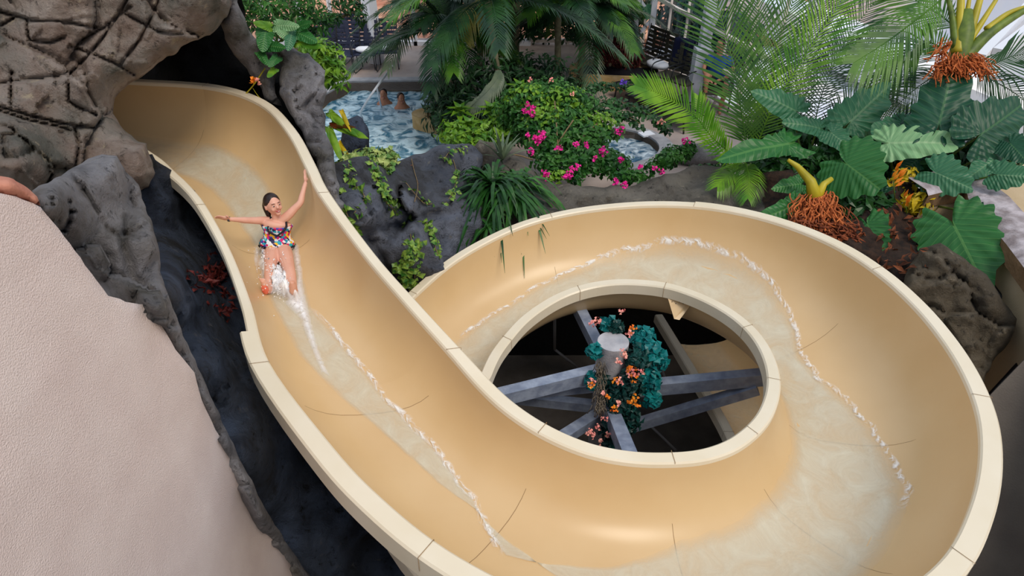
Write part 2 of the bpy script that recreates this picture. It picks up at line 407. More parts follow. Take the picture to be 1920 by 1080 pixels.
PAIRS=[((-5.9,6.7,2.26),(-6.0,7.95,2.4),.6),((-5.3,6.75,2.2),(-5.3,8.0,2.35),.6),((-4.6,6.8,2.12),(-4.5,8.05,2.3),.6),((-4.05,6.73,2.06),(-3.62,8.0,2.25),.6),((-3.7,6.5,2.02),(-2.95,7.6,2.2),.6),
 ((-3.4,6.2,1.98),(-2.48,6.97,2.12),.6),((-3.17,5.95,1.96),(-2.1,6.23,2.05),.6),((-2.88,5.58,1.94),(-1.84,5.7,2.0),.6),((-2.44,4.92,1.85),(-1.29,4.87,1.85),.6),((-2.06,4.24,1.78),(-.87,4.30,1.75),.6),((-1.75,3.63,1.7),(-.50,3.88,1.6),.6)]
for th in range(216,546,11):
    rb,zb=tab(BT,th); ra,za=tab(AT,th); c,s=math.cos(math.radians(th)),math.sin(math.radians(th))
    PAIRS.append(((CX+c*ra,CY+s*ra,za),(CX+c*rb,CY+s*rb,zb),.6))
LOOP_END=len(PAIRS)-1
for th,rb,ra,z in ((565,1.40,2.35,.28),(590,1.38,2.30,.16),(615,1.36,2.3,.04),(640,1.36,2.35,-.1),(665,1.38,2.45,-.25)):
    c,s=math.cos(math.radians(th)),math.sin(math.radians(th)); PAIRS.append(((CX+c*ra,CY+s*ra,z+.05),(CX+c*rb,CY+s*rb,z),.6))
PAIRS+=[((3.55,3.9,-.38),(2.33,4.2,-.45),.6),((3.75,5.0,-.5),(2.42,5.05,-.56),.6),((3.6,6.3,-.6),(2.28,6.2,-.66),.6),((3.4,7.5,-.7),(2.1,7.4,-.74),.6)]
K=6
LA=cr1([p[0] for p in PAIRS],K); LB=cr1([p[1] for p in PAIRS],K); NS=len(LA)
def prof(u):
    x=abs(2*u-1); return (1-x**2.9)**(1/1.9)
def sfc(i,u,lift=0.0):
    a,b=LA[i],LB[i]; h=.60+.10*math.exp(-((i-NS*.55)/40)**2)
    p=a.lerp(b,u); return V((p.x,p.y,p.z-h*prof(u)+lift))
US=[0,.012,.03,.055,.09,.13,.18,.25,.33,.42,.5,.58,.67,.75,.82,.87,.91,.945,.97,.988,1]
slide=thing('water_slide',(1.05,4.5,-2.6),'cream fibreglass water slide channel winding out of the cave and round a loop','water slide')
def near_station(px,py,which):
    L=LA if which=='A' else LB
    return min(range(LOOP_END*K),key=lambda i:(proj(L[i])[0]-px)**2+(proj(L[i])[1]-py)**2)
def th_station(th): return int(round((11+(th-216)/11)*K))
seams=[near_station(375,180,'B'),near_station(598,362,'B'),near_station(505,690,'A'),th_station(236),th_station(272),th_station(306),th_station(342),th_station(383),th_station(426),th_station(462),th_station(503),th_station(540),th_station(545)+14,NS-13]
step_i=near_station(478,632,'A'); seams=sorted(set([0,step_i]+seams+[NS-1]))
def fw(i,side):
    if side=='A': return .085 if i<step_i else (.135 if i<LOOP_END*K-60 else .11)
    return .11
for a,b in zip(seams,seams[1:]):
    mb=MB(); n=len(US)
    for i in range(a,b+1):
        for u in US: mb.a(sfc(i,u))
    for i in range(b-a):
        for k in range(n-1): mb.face(i*n+k,(i+1)*n+k,(i+1)*n+k+1,i*n+k+1)
    # underside shell
    base=len(mb.v)
    for i in range(a,b+1):
        for u in US: 
            q=sfc(i,u); c=(LA[i]+LB[i])/2; o=V((q.x-c.x,q.y-c.y,0)); 
            mb.a(V((q.x,q.y,q.z-.03))+ (o.normalized()*.02 if o.length>1e-4 else V((0,0,0))))
    for i in range(b-a):
        for k in range(n-1): mb.face(base+i*n+k,base+i*n+k+1,base+(i+1)*n+k+1,base+(i+1)*n+k)
    sec=mb.build('channel_section','slide_in',slide)
    for side in 'AB':
        L,O=(LA,LB) if side=='A' else (LB,LA); mb=MB(); rings=[]
        for i in range(a,b+1):
            o=L[i]-O[i]; o.z=0; o.normalize(); w=fw((a+b)//2,side); p=L[i]; up=V((0,0,1)); lip=.115
            if side=='A' and (a+b)//2>=step_i: lip=.17
            pts=[p-o*.004+up*(-.03),p+up*.0,p+o*.012+up*.012,p+o*(w-.014)+up*.012,p+o*w+up*(-.002),p+o*(w+.004)-up*lip,p+o*(w-.02)-up*lip,p+o*(w-.022)-up*.02,p+o*.015-up*.02]
            rings.append([mb.a(q) for q in pts])
        m_=len(rings[0])
        for i in range(len(rings)-1):
            for k in range(m_): mb.face(rings[i][k],rings[i][(k+1)%m_],rings[i+1][(k+1)%m_],rings[i+1][k])
        mb.f.append(tuple(rings[0])); mb.f.append(tuple(reversed(rings[-1])))
        if side=='B': mb.f=[tuple(reversed(f)) for f in mb.f]
        mb.build('rim','slide_rim_lit',sec,smooth=False,label='flat-topped rim flange, light from above painted in as a paler tone')
for s_ in [q for q in seams[1:-1] if q!=step_i]:
    mb=MB(); i=s_; oA=(LA[i]-LB[i]); oA.z=0; oA.normalize()
    t=(LA[i+1]-LA[i-1]).normalized()*.0022; tb=(LB[i+1]-LB[i-1]).normalized()*.0022
    line=[(LA[i]+oA*(fw(i,'A')+.007)-V((0,0,.11)),t),(LA[i]+oA*(fw(i,'A')+.004)+V((0,0,.0155)),t),(LA[i]+V((0,0,.0155)),t)]+[(sfc(i,u,.0015)+ (V((0,0,0))-oA*(.5-u)*-.004),t.lerp(tb,u)) for u in US]+[(LB[i]+V((0,0,.0155)),tb),(LB[i]-oA*(fw(i,'B')+.004)+V((0,0,.0155)),tb),(LB[i]-oA*(fw(i,'B')+.007)-V((0,0,.11)),tb)]
    prev=None
    for p,q in line:
        cur=(mb.a(p-q),mb.a(p+q))
        if prev: mb.face(prev[0],prev[1],cur[1],cur[0])
        prev=cur
    mb.build('seam_joint','seam',slide)
# step block where the rim widens
# water on the slide
def locate(px,py,lo=0,hi=None):
    hi=hi or LOOP_END*K; best=None
    for i in range(lo,hi,1):
        for k in range(1,40):
            u=k/40; q=proj(sfc(i,u)); d=(q[0]-px)**2+(q[1]-py)**2
            if best is None or d<best[0]: best=(d,i,u)
    return best[1],best[2]
i1,i2=near_station(600,362,'B')-14, th_station(262)
e_outer=[locate(*p,lo=20,hi=i2) for p in ((478,470),(505,560),(560,660),(620,730),(700,800),(800,885),(900,965))]
e_inner=[locate(*p,lo=20,hi=i2) for p in ((560,470),(585,570),(640,650),(745,765),(820,850),(880,930),(950,1040))]
j0=th_station(318); j1=LOOP_END*K
o2=[locate(*p,lo=j0,hi=j1) for p in ((1700,1040),(1700,960),(1690,900),(1650,830),(1600,760),(1540,710),(1500,670),(1488,610),(1460,550),(1440,520),(1380,480),(1280,455),(1150,478),(1060,510),(960,570),(860,640))]
o2=[(i,u) for i,u in o2]
eo=sorted(e_outer+[(th_station(275),.30),(th_station(300),.22)]+[q for q in o2 if q[0]>th_station(318)]+[(LOOP_END*K+2,.3),(NS-1,.3)]); ei=sorted([(0,.8)]+e_inner+[(th_station(275),.80),(th_station(300),.84),(th_station(330),.85),(th_station(360),.9),(NS-1,.85)])
eo=[(0,.25)]+eo
def lin(l,x):
    return tab([(float(a),float(b)) for a,b in l],float(x))[0]
def wav(i,s): return .018*noise.noise(V((i*.23,s,0)))+.010*noise.noise(V((i*.9,s,3)))
mb=MB(); mb.useuv=True; M_=14
acc=0
rowsi=[]
for i in range(0,NS):
    if i: acc+=((LA[i]+LB[i])/2-(LA[i-1]+LB[i-1])/2).length
    a_=lin(eo,i)+wav(i,1); b_=lin(ei,i)+wav(i,8); row=[]
    for k in range(M_+1):
        u=a_+(b_-a_)*k/M_; p=sfc(i,u,.006+.006*noise.noise(V((acc*5,u*12,1))))
        fd=min(1,.12+k/2.2,.12+(M_-k)/2.2)*(1 if i<NS*.9 else .5)*(.5 if i<i1-10 else 1)
        row.append(mb.a(p,(acc*.9,u*1.3),fd))
    rowsi.append(row)
for r0,r1 in zip(rowsi,rowsi[1:]):
    for k in range(M_): mb.face(r0[k],r1[k],r1[k+1],r0[k+1])
wf=mb.build('water_sheet','water_film'); tag(wf,'thin sheet of pale rippling water running down the cream slide','water',None,'stuff')
def foamstrip(ctrl,w,name,label):
    mb=MB(); mb.useuv=True; rr=[]; acc=0; prev=None
    lo,hi=int(ctrl[0][0]),int(ctrl[-1][0]); prevp=None
    for i2_ in range(lo*2,hi*2+1):
        x=i2_/2; i=int(x); fr=x-i; uc=lin(ctrl,x)+.03*noise.noise(V((x*.35,2,w)))+.012*noise.noise(V((x*1.3,2,w)))
        ww=w*(.7+.8*abs(noise.noise(V((x*.5,7,1))))); row=[]
        for k,t in enumerate((-1,-.5,0,.5,1)):
            u=uc+t*ww; p=sfc(i,u,.012).lerp(sfc(min(i+1,NS-1),u,.012),fr)+V((0,0,.006*(1-abs(t))))
            if k==2 and prevp is not None: acc+=(p-prevp).length
            if k==2: prevp=p
            row.append(mb.a(p,(acc*1.0,u*1.5),(0,.8,1,.7,0)[k]*min(1,(i2_-lo*2)/4,(hi*2-i2_)/4)))
        rr.append(row)
    for r0,r1 in zip(rr,rr[1:]):
        for k in range(4): mb.face(r0[k],r1[k],r1[k+1],r0[k+1])
    o=mb.build(name,'foam_line'); tag(o,label,'foam',None,'stuff')
foamstrip([q for q in sorted(e_inner) if q[0]>=e_inner[1][0]],.035,'foam_streak','white foam line along the right edge of the water on the straight run')
foamstrip(sorted([q for q in o2 if q[0]>th_station(318)]),.03,'foam_streak','wavy white foam line climbing the outer wall of the loop')
#@@ENV
# ---------------------------------------------------------------- stucco wall at left and its cap
def dstucco(px,py):
    d=1.8*F/(960-px) if px<690 else 9
    e=max(0,min(1,(py-700)/200)); ex=370+(py-705)*.55; q=max(0,1-max(0,ex-px)/130)
    return d+.35*q*q*e
rock('stucco_wall',[(-140,300),(-60,345),(0,362),(30,368),(75,388),(110,430),(150,483),(192,540),(203,555),(225,560),(235,566),(262,570),(283,572),(300,605),(330,655),(365,700),(378,750),(405,805),(450,880),(500,990),(575,1090),(620,1200),(-140,1200)],dstucco,.5,'stucco',
  'pinkish cream stucco wall with a ragged edge filling the lower left','wall',step=16,bulge=0,amp=.012,facet=0,jit=1.2,seed=1)
rock('terracotta_cap',[(-80,310),(0,330),(25,335),(50,352),(70,368),(75,386),(50,378),(20,370),(0,362),(-80,345)],[(0,345,2.42),(70,375,2.55)],.3,'terracotta','rounded terracotta coloured cap stone on top of the stucco wall','rock',step=7,bulge=.06,bw=18,amp=.02,facet=.01,jit=1,seed=2)
# ---------------------------------------------------------------- rocks
C1=[[(-80,15),(0,22),(60,38),(130,42),(190,55)],[(310,-40),(290,20),(262,75),(225,122)],[(250,-20),(215,40),(190,75),(160,110),(130,140),(128,190)],[(225,20),(270,45),(300,60),(370,65)],[(-80,180),(0,200),(60,218),(120,232),(175,240)],[(-80,192),(0,208),(55,226),(130,242)],[(130,86),(165,98),(215,118),(252,140)],[(22,135),(20,195)],[(140,240),(148,270),(140,320)],[(175,242),(200,215),(212,200)],[(-20,60),(25,35)],[(50,40),(55,75),(95,80),(120,70)],[(145,80),(190,55),(245,12)],[(130,190),(145,200),(180,215)]]
rock('arch_rock',[(-160,-140),(440,-140),(432,-30),(436,10),(428,30),(412,44),(392,68),(365,72),(335,95),(298,116),(262,148),(240,158),(216,182),(210,212),(226,236),(250,258),(276,272),(284,300),(290,325),(280,350),(230,370),(150,380),(60,370),(0,345),(-160,330)],
 [(0,0,6.4),(0,300,5.4),(150,150,6.3),(280,300,6.3),(420,30,7.1),(230,170,6.9),(300,60,6.9),(-100,100,5.8)],2.4,'rock_warm','massive cracked grey-brown rock arching over the cave mouth at upper left','rock',step=4.6,bulge=.45,bw=45,amp=.07,facet=.15,cracks=C1,cw=4.2,cdep=.16,seed=3,jit=3,fs=1.15)
rock('boulder',[(60,356),(95,340),(120,325),(160,302),(192,290),(218,293),(236,322),(262,347),(266,372),(282,410),(297,460),(300,510),(318,560),(345,630),(385,720),(430,820),(500,960),(600,1110),(560,1130),(480,985),(395,830),(362,725),(300,620),(240,600),(150,510),(60,400)],
 [(75,385,2.72),(200,300,4.0),(290,570,3.55),(300,480,3.9),(370,700,4.1),(440,880,4.6),(570,1090,5.9),(260,360,4.2)],.6,'rock_grey','grey boulder face rising directly behind the edge of the stucco wall','rock',step=7,bulge=.22,bw=55,amp=.09,facet=.14,fs=1.6,seed=4,jit=2,
  cracks=[[(238,325),(250,400),(230,450),(250,520),(290,560)]],cw=14,cdep=.08)
rock('ravine_rock',[(230,300),(285,290),(320,320),(420,400),(560,560),(700,760),(880,960),(980,1160),(560,1160),(470,960),(390,820),(340,700),(280,560),(250,440)],
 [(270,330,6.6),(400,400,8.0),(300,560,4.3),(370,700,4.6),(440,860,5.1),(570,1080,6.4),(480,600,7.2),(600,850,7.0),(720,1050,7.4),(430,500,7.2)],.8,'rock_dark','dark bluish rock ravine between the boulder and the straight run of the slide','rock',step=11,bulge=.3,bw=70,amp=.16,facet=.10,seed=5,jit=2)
rock('cave_rock',[(120,-60),(440,-60),(470,70),(520,95),(560,180),(600,280),(650,420),(560,420),(420,330),(300,300),(120,300)],[(200,100,9.6),(450,100,9.2),(560,220,7.9),(620,360,7.0),(400,300,9.0)],.5,'rock_shade_black','rock lining the inside of the cave behind the slide, its darkness painted near-black','rock',step=16,bulge=.0,amp=.15,facet=.12,seed=6)
rock('arch_rock',[(425,-140),(470,-140),(445,0),(462,40),(475,72),(508,95),(520,130),(518,165),(528,200),(500,190),(470,140),(430,90),(412,44),(428,20)],[(440,0,7.4),(500,150,8.0)],1.0,'rock_grey','narrow grey limb of the rock arch under the pothos leaves','rock',step=8,bulge=.15,bw=20,amp=.06,facet=.05,seed=7)
rock('jamb_rock',[(512,86),(545,88),(575,100),(612,135),(611,165),(606,200),(612,240),(626,290),(640,370),(668,430),(650,440),(612,372),(598,330),(582,285),(562,240),(540,205),(522,170),(528,120)],[(560,100,8.0),(600,200,7.6),(640,380,6.9)],.7,'rock_grey','tall grey rock pillar standing to the right of the slide below the cave','rock',step=5,bulge=.14,bw=22,amp=.06,facet=.09,fs=2.0,seed=8,cracks=[[(612,150),(590,180),(570,200)]])
rock('boulder',[(636,265),(645,225),(668,215),(690,235),(695,275),(680,300),(640,300)],[(665,250,9.6)],.5,'rock_dark','small dark boulder at the near left edge of the pool','rock',step=6,bulge=.15,bw=25,amp=.05,facet=.04,seed=21)
rock('boulder',[(640,300),(690,290),(728,325),(745,300),(790,285),(835,270),(880,268),(905,290),(905,360),(915,420),(870,500),(800,560),(760,600),(710,560),(640,470),(600,380),(610,320)],
 [(640,320,7.6),(660,400,7.0),(760,560,7.9),(720,470,7.5),(800,290,9.2),(890,300,9.6),(880,430,8.7)],.9,'rock_blue','big smooth blue-grey boulder draped with ivy behind the straight run','rock',step=7,bulge=.3,bw=60,amp=.10,facet=.18,fs=1.3,seed=9,jit=3,cracks=[[(728,330),(720,370),(740,400)],[(690,440),(760,420),(820,400),(880,390)],[(690,440),(720,500),(735,560)]],cw=14,cdep=.18)
rock('low_rock',[(880,300),(900,262),(930,270),(980,300),(1020,338),(1090,350),(1180,346),(1240,330),(1300,310),(1350,312),(1400,335),(1450,350),(1490,380),(1500,440),(1300,430),(1100,430),(980,450),(880,520),(860,420)],
 [(900,300,9.8),(900,420,8.8),(1020,345,9.4),(1020,410,8.7),(1200,335,9.5),(1200,400,8.8),(1300,320,9.5),(1300,400,8.7),(1450,360,9.0),(1450,420,8.4)],.8,'rock_low','long low rock ledge curving behind the back rim of the loop','rock',step=8,bulge=.2,bw=35,amp=.07,facet=.05,seed=10,jit=3,cracks=[[(1080,385),(1110,375),(1130,360)],[(1240,345),(1260,370)]],cw=6,cdep=.06)
rock('boulder',[(1270,275),(1300,265),(1345,280),(1360,300),(1330,312),(1290,312),(1265,300)],[(1310,290,11.6)],.5,'rock_grey','small grey boulder between the hot tub and the fern fronds','rock',step=7,bulge=.15,bw=20,amp=.05,facet=.03,seed=22)
rock('boulder',[(1690,545),(1705,500),(1725,465),(1765,455),(1800,480),(1850,515),(1880,560),(1906,598),(1895,640),(1870,665),(1850,700),(1838,735),(1852,770),(1830,760),(1790,690),(1740,610)],[(1720,480,7.0),(1700,540,6.75),(1880,600,6.6),(1850,740,6.2)],.5,'rock_brown','brown weathered boulder wedged beside the right rim of the slide','rock',step=6,bulge=.2,bw=45,amp=.08,facet=.13,fs=1.9,seed=11,jit=2)
rock('planting_bank',[(1380,330),(1480,320),(1620,330),(1760,360),(1760,480),(1735,530),(1690,560),(1600,500),(1450,440),(1400,400)],[(1400,360,9.0),(1450,420,8.4),(1600,470,7.6),(1700,520,7.1),(1740,380,8.2),(1560,350,9.0)],.7,'mulch','dark mulch bank under the elephant ear plants','soil',step=10,bulge=.05,amp=.08,facet=.05,seed=12)
# ---------------------------------------------------------------- pit below the slide
def boxo(name,c,s,m,kind=None,label=None,cat=None):
    mb=MB(); mb.box(c,s); o=mb.build(name,m,smooth=False); tag(o,label,cat,None,kind); return o
boxo('floor',(0,4.2,-2.7),(16,10.4,.2),'concrete_floor','structure')
boxo('wall_back',(0,9.0,-1.35),(16,.6,2.5),'rock_shade_black','structure')
boxo('wall_front_blocker',(0,-.9,-.4),(16,.3,4.6),'grey_wall','structure')  # added out of view behind the camera to shade the pit
boxo('wall_left_blocker',(-6.6,3.6,-1.0),(.4,9.4,3.4),'rock_shade_black','structure')  # added out of view to keep sky light out of the pit
# right retaining wall with stone cap
WT=1.22
mb=MB()
wl=[(4.9,7.1),(5.5,7.25),(5.22,5.8),(4.95,4.4),(4.6,2.6),(4.3,1.0),(4.2,-.9)]
mb=MB()
for i,(x,y) in enumerate(wl): mb.a((x,y,WT)); mb.a((x,y,-2.6)); mb.a((x+.3,y+.25,WT)); mb.a((x+.3,y+.25,-2.6))
for i in range(len(wl)-1):
    a=i*4; b=a+4; mb.face(a,b,b+1,a+1); mb.face(a+2,a+3,b+3,b+2); mb.face(a,a+2,b+2,b)
o=mb.build('wall_right','tan_wall',smooth=False); tag(o,kind='structure')
mb=MB(); pp=[]
capl=[(4.85,7.12),(5.05,7.2),(5.25,7.27),(5.5,7.28),(5.42,6.9),(5.24,5.9),(5.1,5.2),(4.95,4.4),(4.6,2.6),(4.3,1.0)]
for i,(x,y) in enumerate(capl):
    j=min(i+1,len(capl)-1); k=max(i-1,0); t=V((capl[j][0]-capl[k][0],capl[j][1]-capl[k][1],0)).normalized(); nrm=V((t.y,-t.x,0))
    if i==3: nrm=V((-.7,-.7,0))
    if i<3: nrm=V((.2,-1,0)).normalized()
    if i>3: nrm=V((-1,.15,0)).normalized()
    p=V((x,y,0)); h=[.0,.04,.07,.07,.0]
    w=noise.noise(p*1.7)*.04
    ring=[p+nrm*(.10+w)+V((0,0,WT-.10)),p+nrm*(.12+w)+V((0,0,WT+.09)),p+nrm*.05+V((0,0,WT+.14)),p-nrm*.28+V((0,0,WT+.15+w)),p-nrm*.36+V((0,0,WT+.08)),p-nrm*.36+V((0,0,WT-.06))]
    pp.append([mb.a(q) for q in ring])
for r0,r1 in zip(pp,pp[1:]):
    for k in range(1,5): mb.face(r0[k],r1[k],r1[k+1],r0[k+1])
cst=mb.build('coping_stone','cap_stone',smooth=True); tag(cst,'rough grey-brown stone coping along the top of the right retaining wall','coping')
m2=MB(); m2.v=list(mb.v); m2.uv=mb.uv; m2.fade=mb.fade
for r0,r1 in zip(pp,pp[1:]): m2.face(r0[0],r1[0],r1[1],r0[1])
m2.build('front_edge','cap_brown',cst,smooth=False,label='brown weathered front edge')
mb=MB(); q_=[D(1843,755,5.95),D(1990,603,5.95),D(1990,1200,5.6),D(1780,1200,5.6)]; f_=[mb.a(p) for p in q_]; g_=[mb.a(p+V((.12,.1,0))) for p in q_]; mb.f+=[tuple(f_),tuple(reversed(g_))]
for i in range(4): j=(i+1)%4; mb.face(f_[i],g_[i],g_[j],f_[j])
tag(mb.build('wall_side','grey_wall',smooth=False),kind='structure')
# ground behind coping at the right, tan
boxo('terrace_floor',(8.5,5.3,.95),(5.6,7.2,.2),'tan_wall','structure')
mb=MB(); mb.tube([D(1720,455,7.6),D(1770,480,7.35),D(1850,520,7.2),D(1880,560,7.1),D(1935,612,6.9)],.022,8)
tag(mb.build('drain_hose','black_pipe'),'black hose running down behind the brown boulder on the right wall','hose')
mb=MB(); mb.tube([D(1835,765,6.6),D(1935,655,6.75)],.025,8)
tag(mb.build('wall_pipe','black_pipe'),'black pipe crossing the right retaining wall below the boulder','pipe')
# ---------------------------------------------------------------- loop support column with arms
colx,coly=P(1150,640,.42)[0:2]; ctop=.42
ct=thing('support_column',(colx,coly,-2.6),'round concrete column with steel arms standing in the middle of the loop','column',kind='thing')
mb=MB(); mb.tube([(colx,coly,-2.6),(colx,coly,ctop)],.165,48); mb.build('pillar','concrete_col',ct,smooth=False)
def arm(a,b,w=.12,h=.16): 
    mb=MB(); mb.beam(a,b,w,h); return mb.build('steel_arm','steel',ct,smooth=False)
cc=V((colx,coly,0)); z0=.05
arm(V((colx,coly,.02)),P(915,750,.1)); arm(V((colx,coly,-.2)),P(935,742,-.25),.1,.1)
arm(V((colx,coly,-.55)),P(960,745,-.5),.10,.12)
arm(V((colx,coly,-.3)),P(1450,705,.05),.12,.16); arm(V((colx,coly,-1.0)),P(1420,728,-.1),.1,.12)
arm(V((colx,coly,-.45)),P(1198,905,.1),.14,.16); arm(V((colx,coly,-1.2)),P(1175,900,-.1),.12,.12)
arm(V((colx,coly,-.6)),P(1010,850,-.4),.12,.12); arm(V((colx,coly,.0)),P(1075,560,.25),.12,.14)
def rod(a,b,r=.012,name='tie_rod',label=None):
    mb=MB(); mb.tube([a,b],r,6); o=mb.build(name,'pipe'); return o
for (a,b,lab) in (((P(1040,580,-.3)),(P(1040,655,-1.8)),'thin pale rod hanging at the upper left inside the loop'),(P(1040,655,-1.8),P(1085,690,-2.2),'short pale rod slanting toward the column inside the loop'),(P(1180,760,-2.3),P(1268,845,-2.3),'pale conduit lying on the pit floor at lower right'),(P(1232,665,-2.3),P(1248,712,-2.3),'short pale conduit behind the flowers on the pit floor'),(P(1248,712,-2.3),P(1312,712,-2.3),'pale floor conduit running right toward the lower slide')):
    o=rod(a,b,.02); tag(o,lab,'pipe')
mb=MB(); g=[D(1248,545,7.2),D(1264,598,7.12),D(1274,600,7.12),D(1298,568,7.15),D(1300,552,7.15)]
n=V((.3,1,0)).normalized()*.03
a_=[mb.a(p) for p in g]; b_=[mb.a(p+n) for p in g]; mb.f.append(tuple(a_)); mb.f.append(tuple(reversed(b_)))
for i in range(5): j=(i+1)%5; mb.face(a_[i],b_[i],b_[j],a_[j])
o=mb.build('support_bracket','slide_in',slide,smooth=False)
mb=MB()
for k in range(5): mb.ell(D(1260+k*7,566+3*(k%2),7.1),(.006,.006,.006),nu=6,nv=4)
mb.build('bolt','black_pipe',o)
#@@POOL
# ---------------------------------------------------------------- deck, pool, hot tub
def circ(cx,cy,rx,ry,n=28,a0=0): return [(cx+rx*math.cos(a0+2*math.pi*i/n),cy+ry*math.sin(a0+2*math.pi*i/n)) for i in range(n)]
pool=[(-5.3,9.7),(-4.6,12.9),(-3.75,15.2),(-.9,15.3),(-.5,13.8),(-1.0,12.4),(-.9,10.2),(-2.0,9.5)]
tubc=P(1190,296,-.1); tub=circ(1.75,11.55,.95,.85)
def scal(l,k):
    cx=sum(p[0] for p in l)/len(l); cy=sum(p[1] for p in l)/len(l); return [(cx+(x-cx)*k,cy+(y-cy)*k) for x,y in l]
o=plate('floor',[(-14,9.2),(6.0,9.2),(3.25,18.2),(3.2,19.0),(-14,19.0)],[pool,tub],0,.2,'deck','structure'); o.name='deck_floor'
def ringw(name,l,m,z0,z1,wid=None):
    mb=MB(); n=len(l)
    for x,y in l: mb.a((x,y,z1)); mb.a((x,y,z0))
    for i in range(n): j=(i+1)%n; mb.face(2*i,2*j,2*j+1,2*i+1)
    o=mb.build(name,m,smooth=False); tag(o,kind='structure'); return o
ringw('pool_wall',pool,'poolwall',-1.4,0); ringw('tub_wall',tub,'poolwall',-.8,0)
plate('pool_floor',scal(pool,1.02),[],-1.35,.05,'coping','structure')
def coping(name,l,w,label):
    o=plate(name,scal(l,1+w),[l],.035,.05,'coping',None,label,'coping')
coping('pool_coping',pool,.09,'pale stone coping around the swimming pool'); coping('hot_tub_coping',tub,.28,'grey stone coping ring around the hot tub')
def water(name,l,z,m,label,res=.12,amp=.03):
    mb=MB(); x0=min(p[0] for p in l); x1=max(p[0] for p in l); y0=min(p[1] for p in l); y1=max(p[1] for p in l)
    nx=int((x1-x0)/res); ny=int((y1-y0)/res)
    for j in range(ny+1):
        for i in range(nx+1):
            x=x0+(x1-x0)*i/nx; y=y0+(y1-y0)*j/ny; mb.a((x,y,z+amp*noise.noise(V((x*2.2,y*3,1)))+amp*.6*noise.noise(V((x*6,y*6,4)))))
    for j in range(ny):
        for i in range(nx):
            x=x0+(x1-x0)*(i+.5)/nx; y=y0+(y1-y0)*(j+.5)/ny
            if inpoly(x,y,scal(l,1.03)): a=j*(nx+1)+i; mb.face(a,a+1,a+nx+2,a+nx+1)
    tag(mb.build(name,m),label,'water',None,'stuff')
water('pool_water',pool,-.22,'pool_water','rippled blue water filling the swimming pool',.1,.04); water('hot_tub_water',tub,-.14,'tub_water','churning white and blue water in the hot tub',.06,.04)
# outside ground
boxo('outside_ground',(0,30,-.12),(80,22,.2),'redearth','structure')
boxo('outside_ground_right',(12.2,16.4,-.32),(19,14.2,.2),'daylit_ground','structure')
#@@MORE
# ---------------------------------------------------------------- plant builders
from mathutils.bvhtree import BVHTree
def bvh_of(names):
    vs=[];fs=[]
    for o in list(bpy.data.objects):
        if o.type=='MESH' and o.name.split('.')[0] in names:
            M=Matrix.Translation(V(o.parent.location)) @ o.matrix_parent_inverse if (o.parent and o.parent.type=='EMPTY') else Matrix.Identity(4)
            b=len(vs); vs+= [tuple(v.co) for v in o.data.vertices]; fs+=[tuple(b+i for i in p.vertices) for p in o.data.polygons]
    return BVHTree.FromPolygons(vs,fs)
ROCKS=bvh_of({'arch_rock','boulder','ravine_rock','cave_rock','jamb_rock','low_rock','planting_bank'})
CHAN=bvh_of({'channel_section'})
def hit(px,py,b=None):
    o=V((0,0,CAMZ)); d=(D(px,py,1)-o).normalized(); l,n,i,q=(b or ROCKS).ray_cast(o,d)
    if l is None: return None
    if n.dot(d)>0: n=-n
    return l,n
def rv(): 
    while True:
        v=V((R(-1,1),R(-1,1),R(-1,1)))
        if .05<v.length<1: return v.normalized()
def leaf(mb,p,T,N,L,W,fold=.25,bend=.2):
    T=T.normalized(); S=T.cross(N)
    if S.length<1e-3: S=T.cross(V((1,.1,0)))
    S.normalize(); N=S.cross(T)
    m=p+T*L*.45+N*L*bend*.3; e=p+T*L-N*L*bend*.3
    a=mb.a(p); b=mb.a(m+S*W/2+N*W*fold); c=mb.a(m-S*W/2+N*W*fold); d=mb.a(e); q=mb.a(m)
    mb.face(a,b,q); mb.face(a,q,c); mb.face(b,d,q); mb.face(q,d,c)
def cloud(mb,c,r,n,L,W,up=.5,shell=.55):
    for _ in range(n):
        v=rv(); k=shell+(1-shell)*random.random(); p=V((c[0]+v.x*r[0]*k,c[1]+v.y*r[1]*k,c[2]+v.z*r[2]*k))
        N=(v*.8+V((0,-.3,up))+rv()*.5).normalized(); T=rv(); T=(T-N*T.dot(N))+V((0,0,-.25)); s=R(.7,1.25)
        leaf(mb,p,T,N,L*s,W*s)
def strip(mb,pts,ws,S):
    prev=None
    for p,w in zip(pts,ws):
        cur=(mb.a(p-S*w/2),mb.a(p+S*w/2))
        if prev: mb.face(prev[0],prev[1],cur[1],cur[0])
        prev=cur
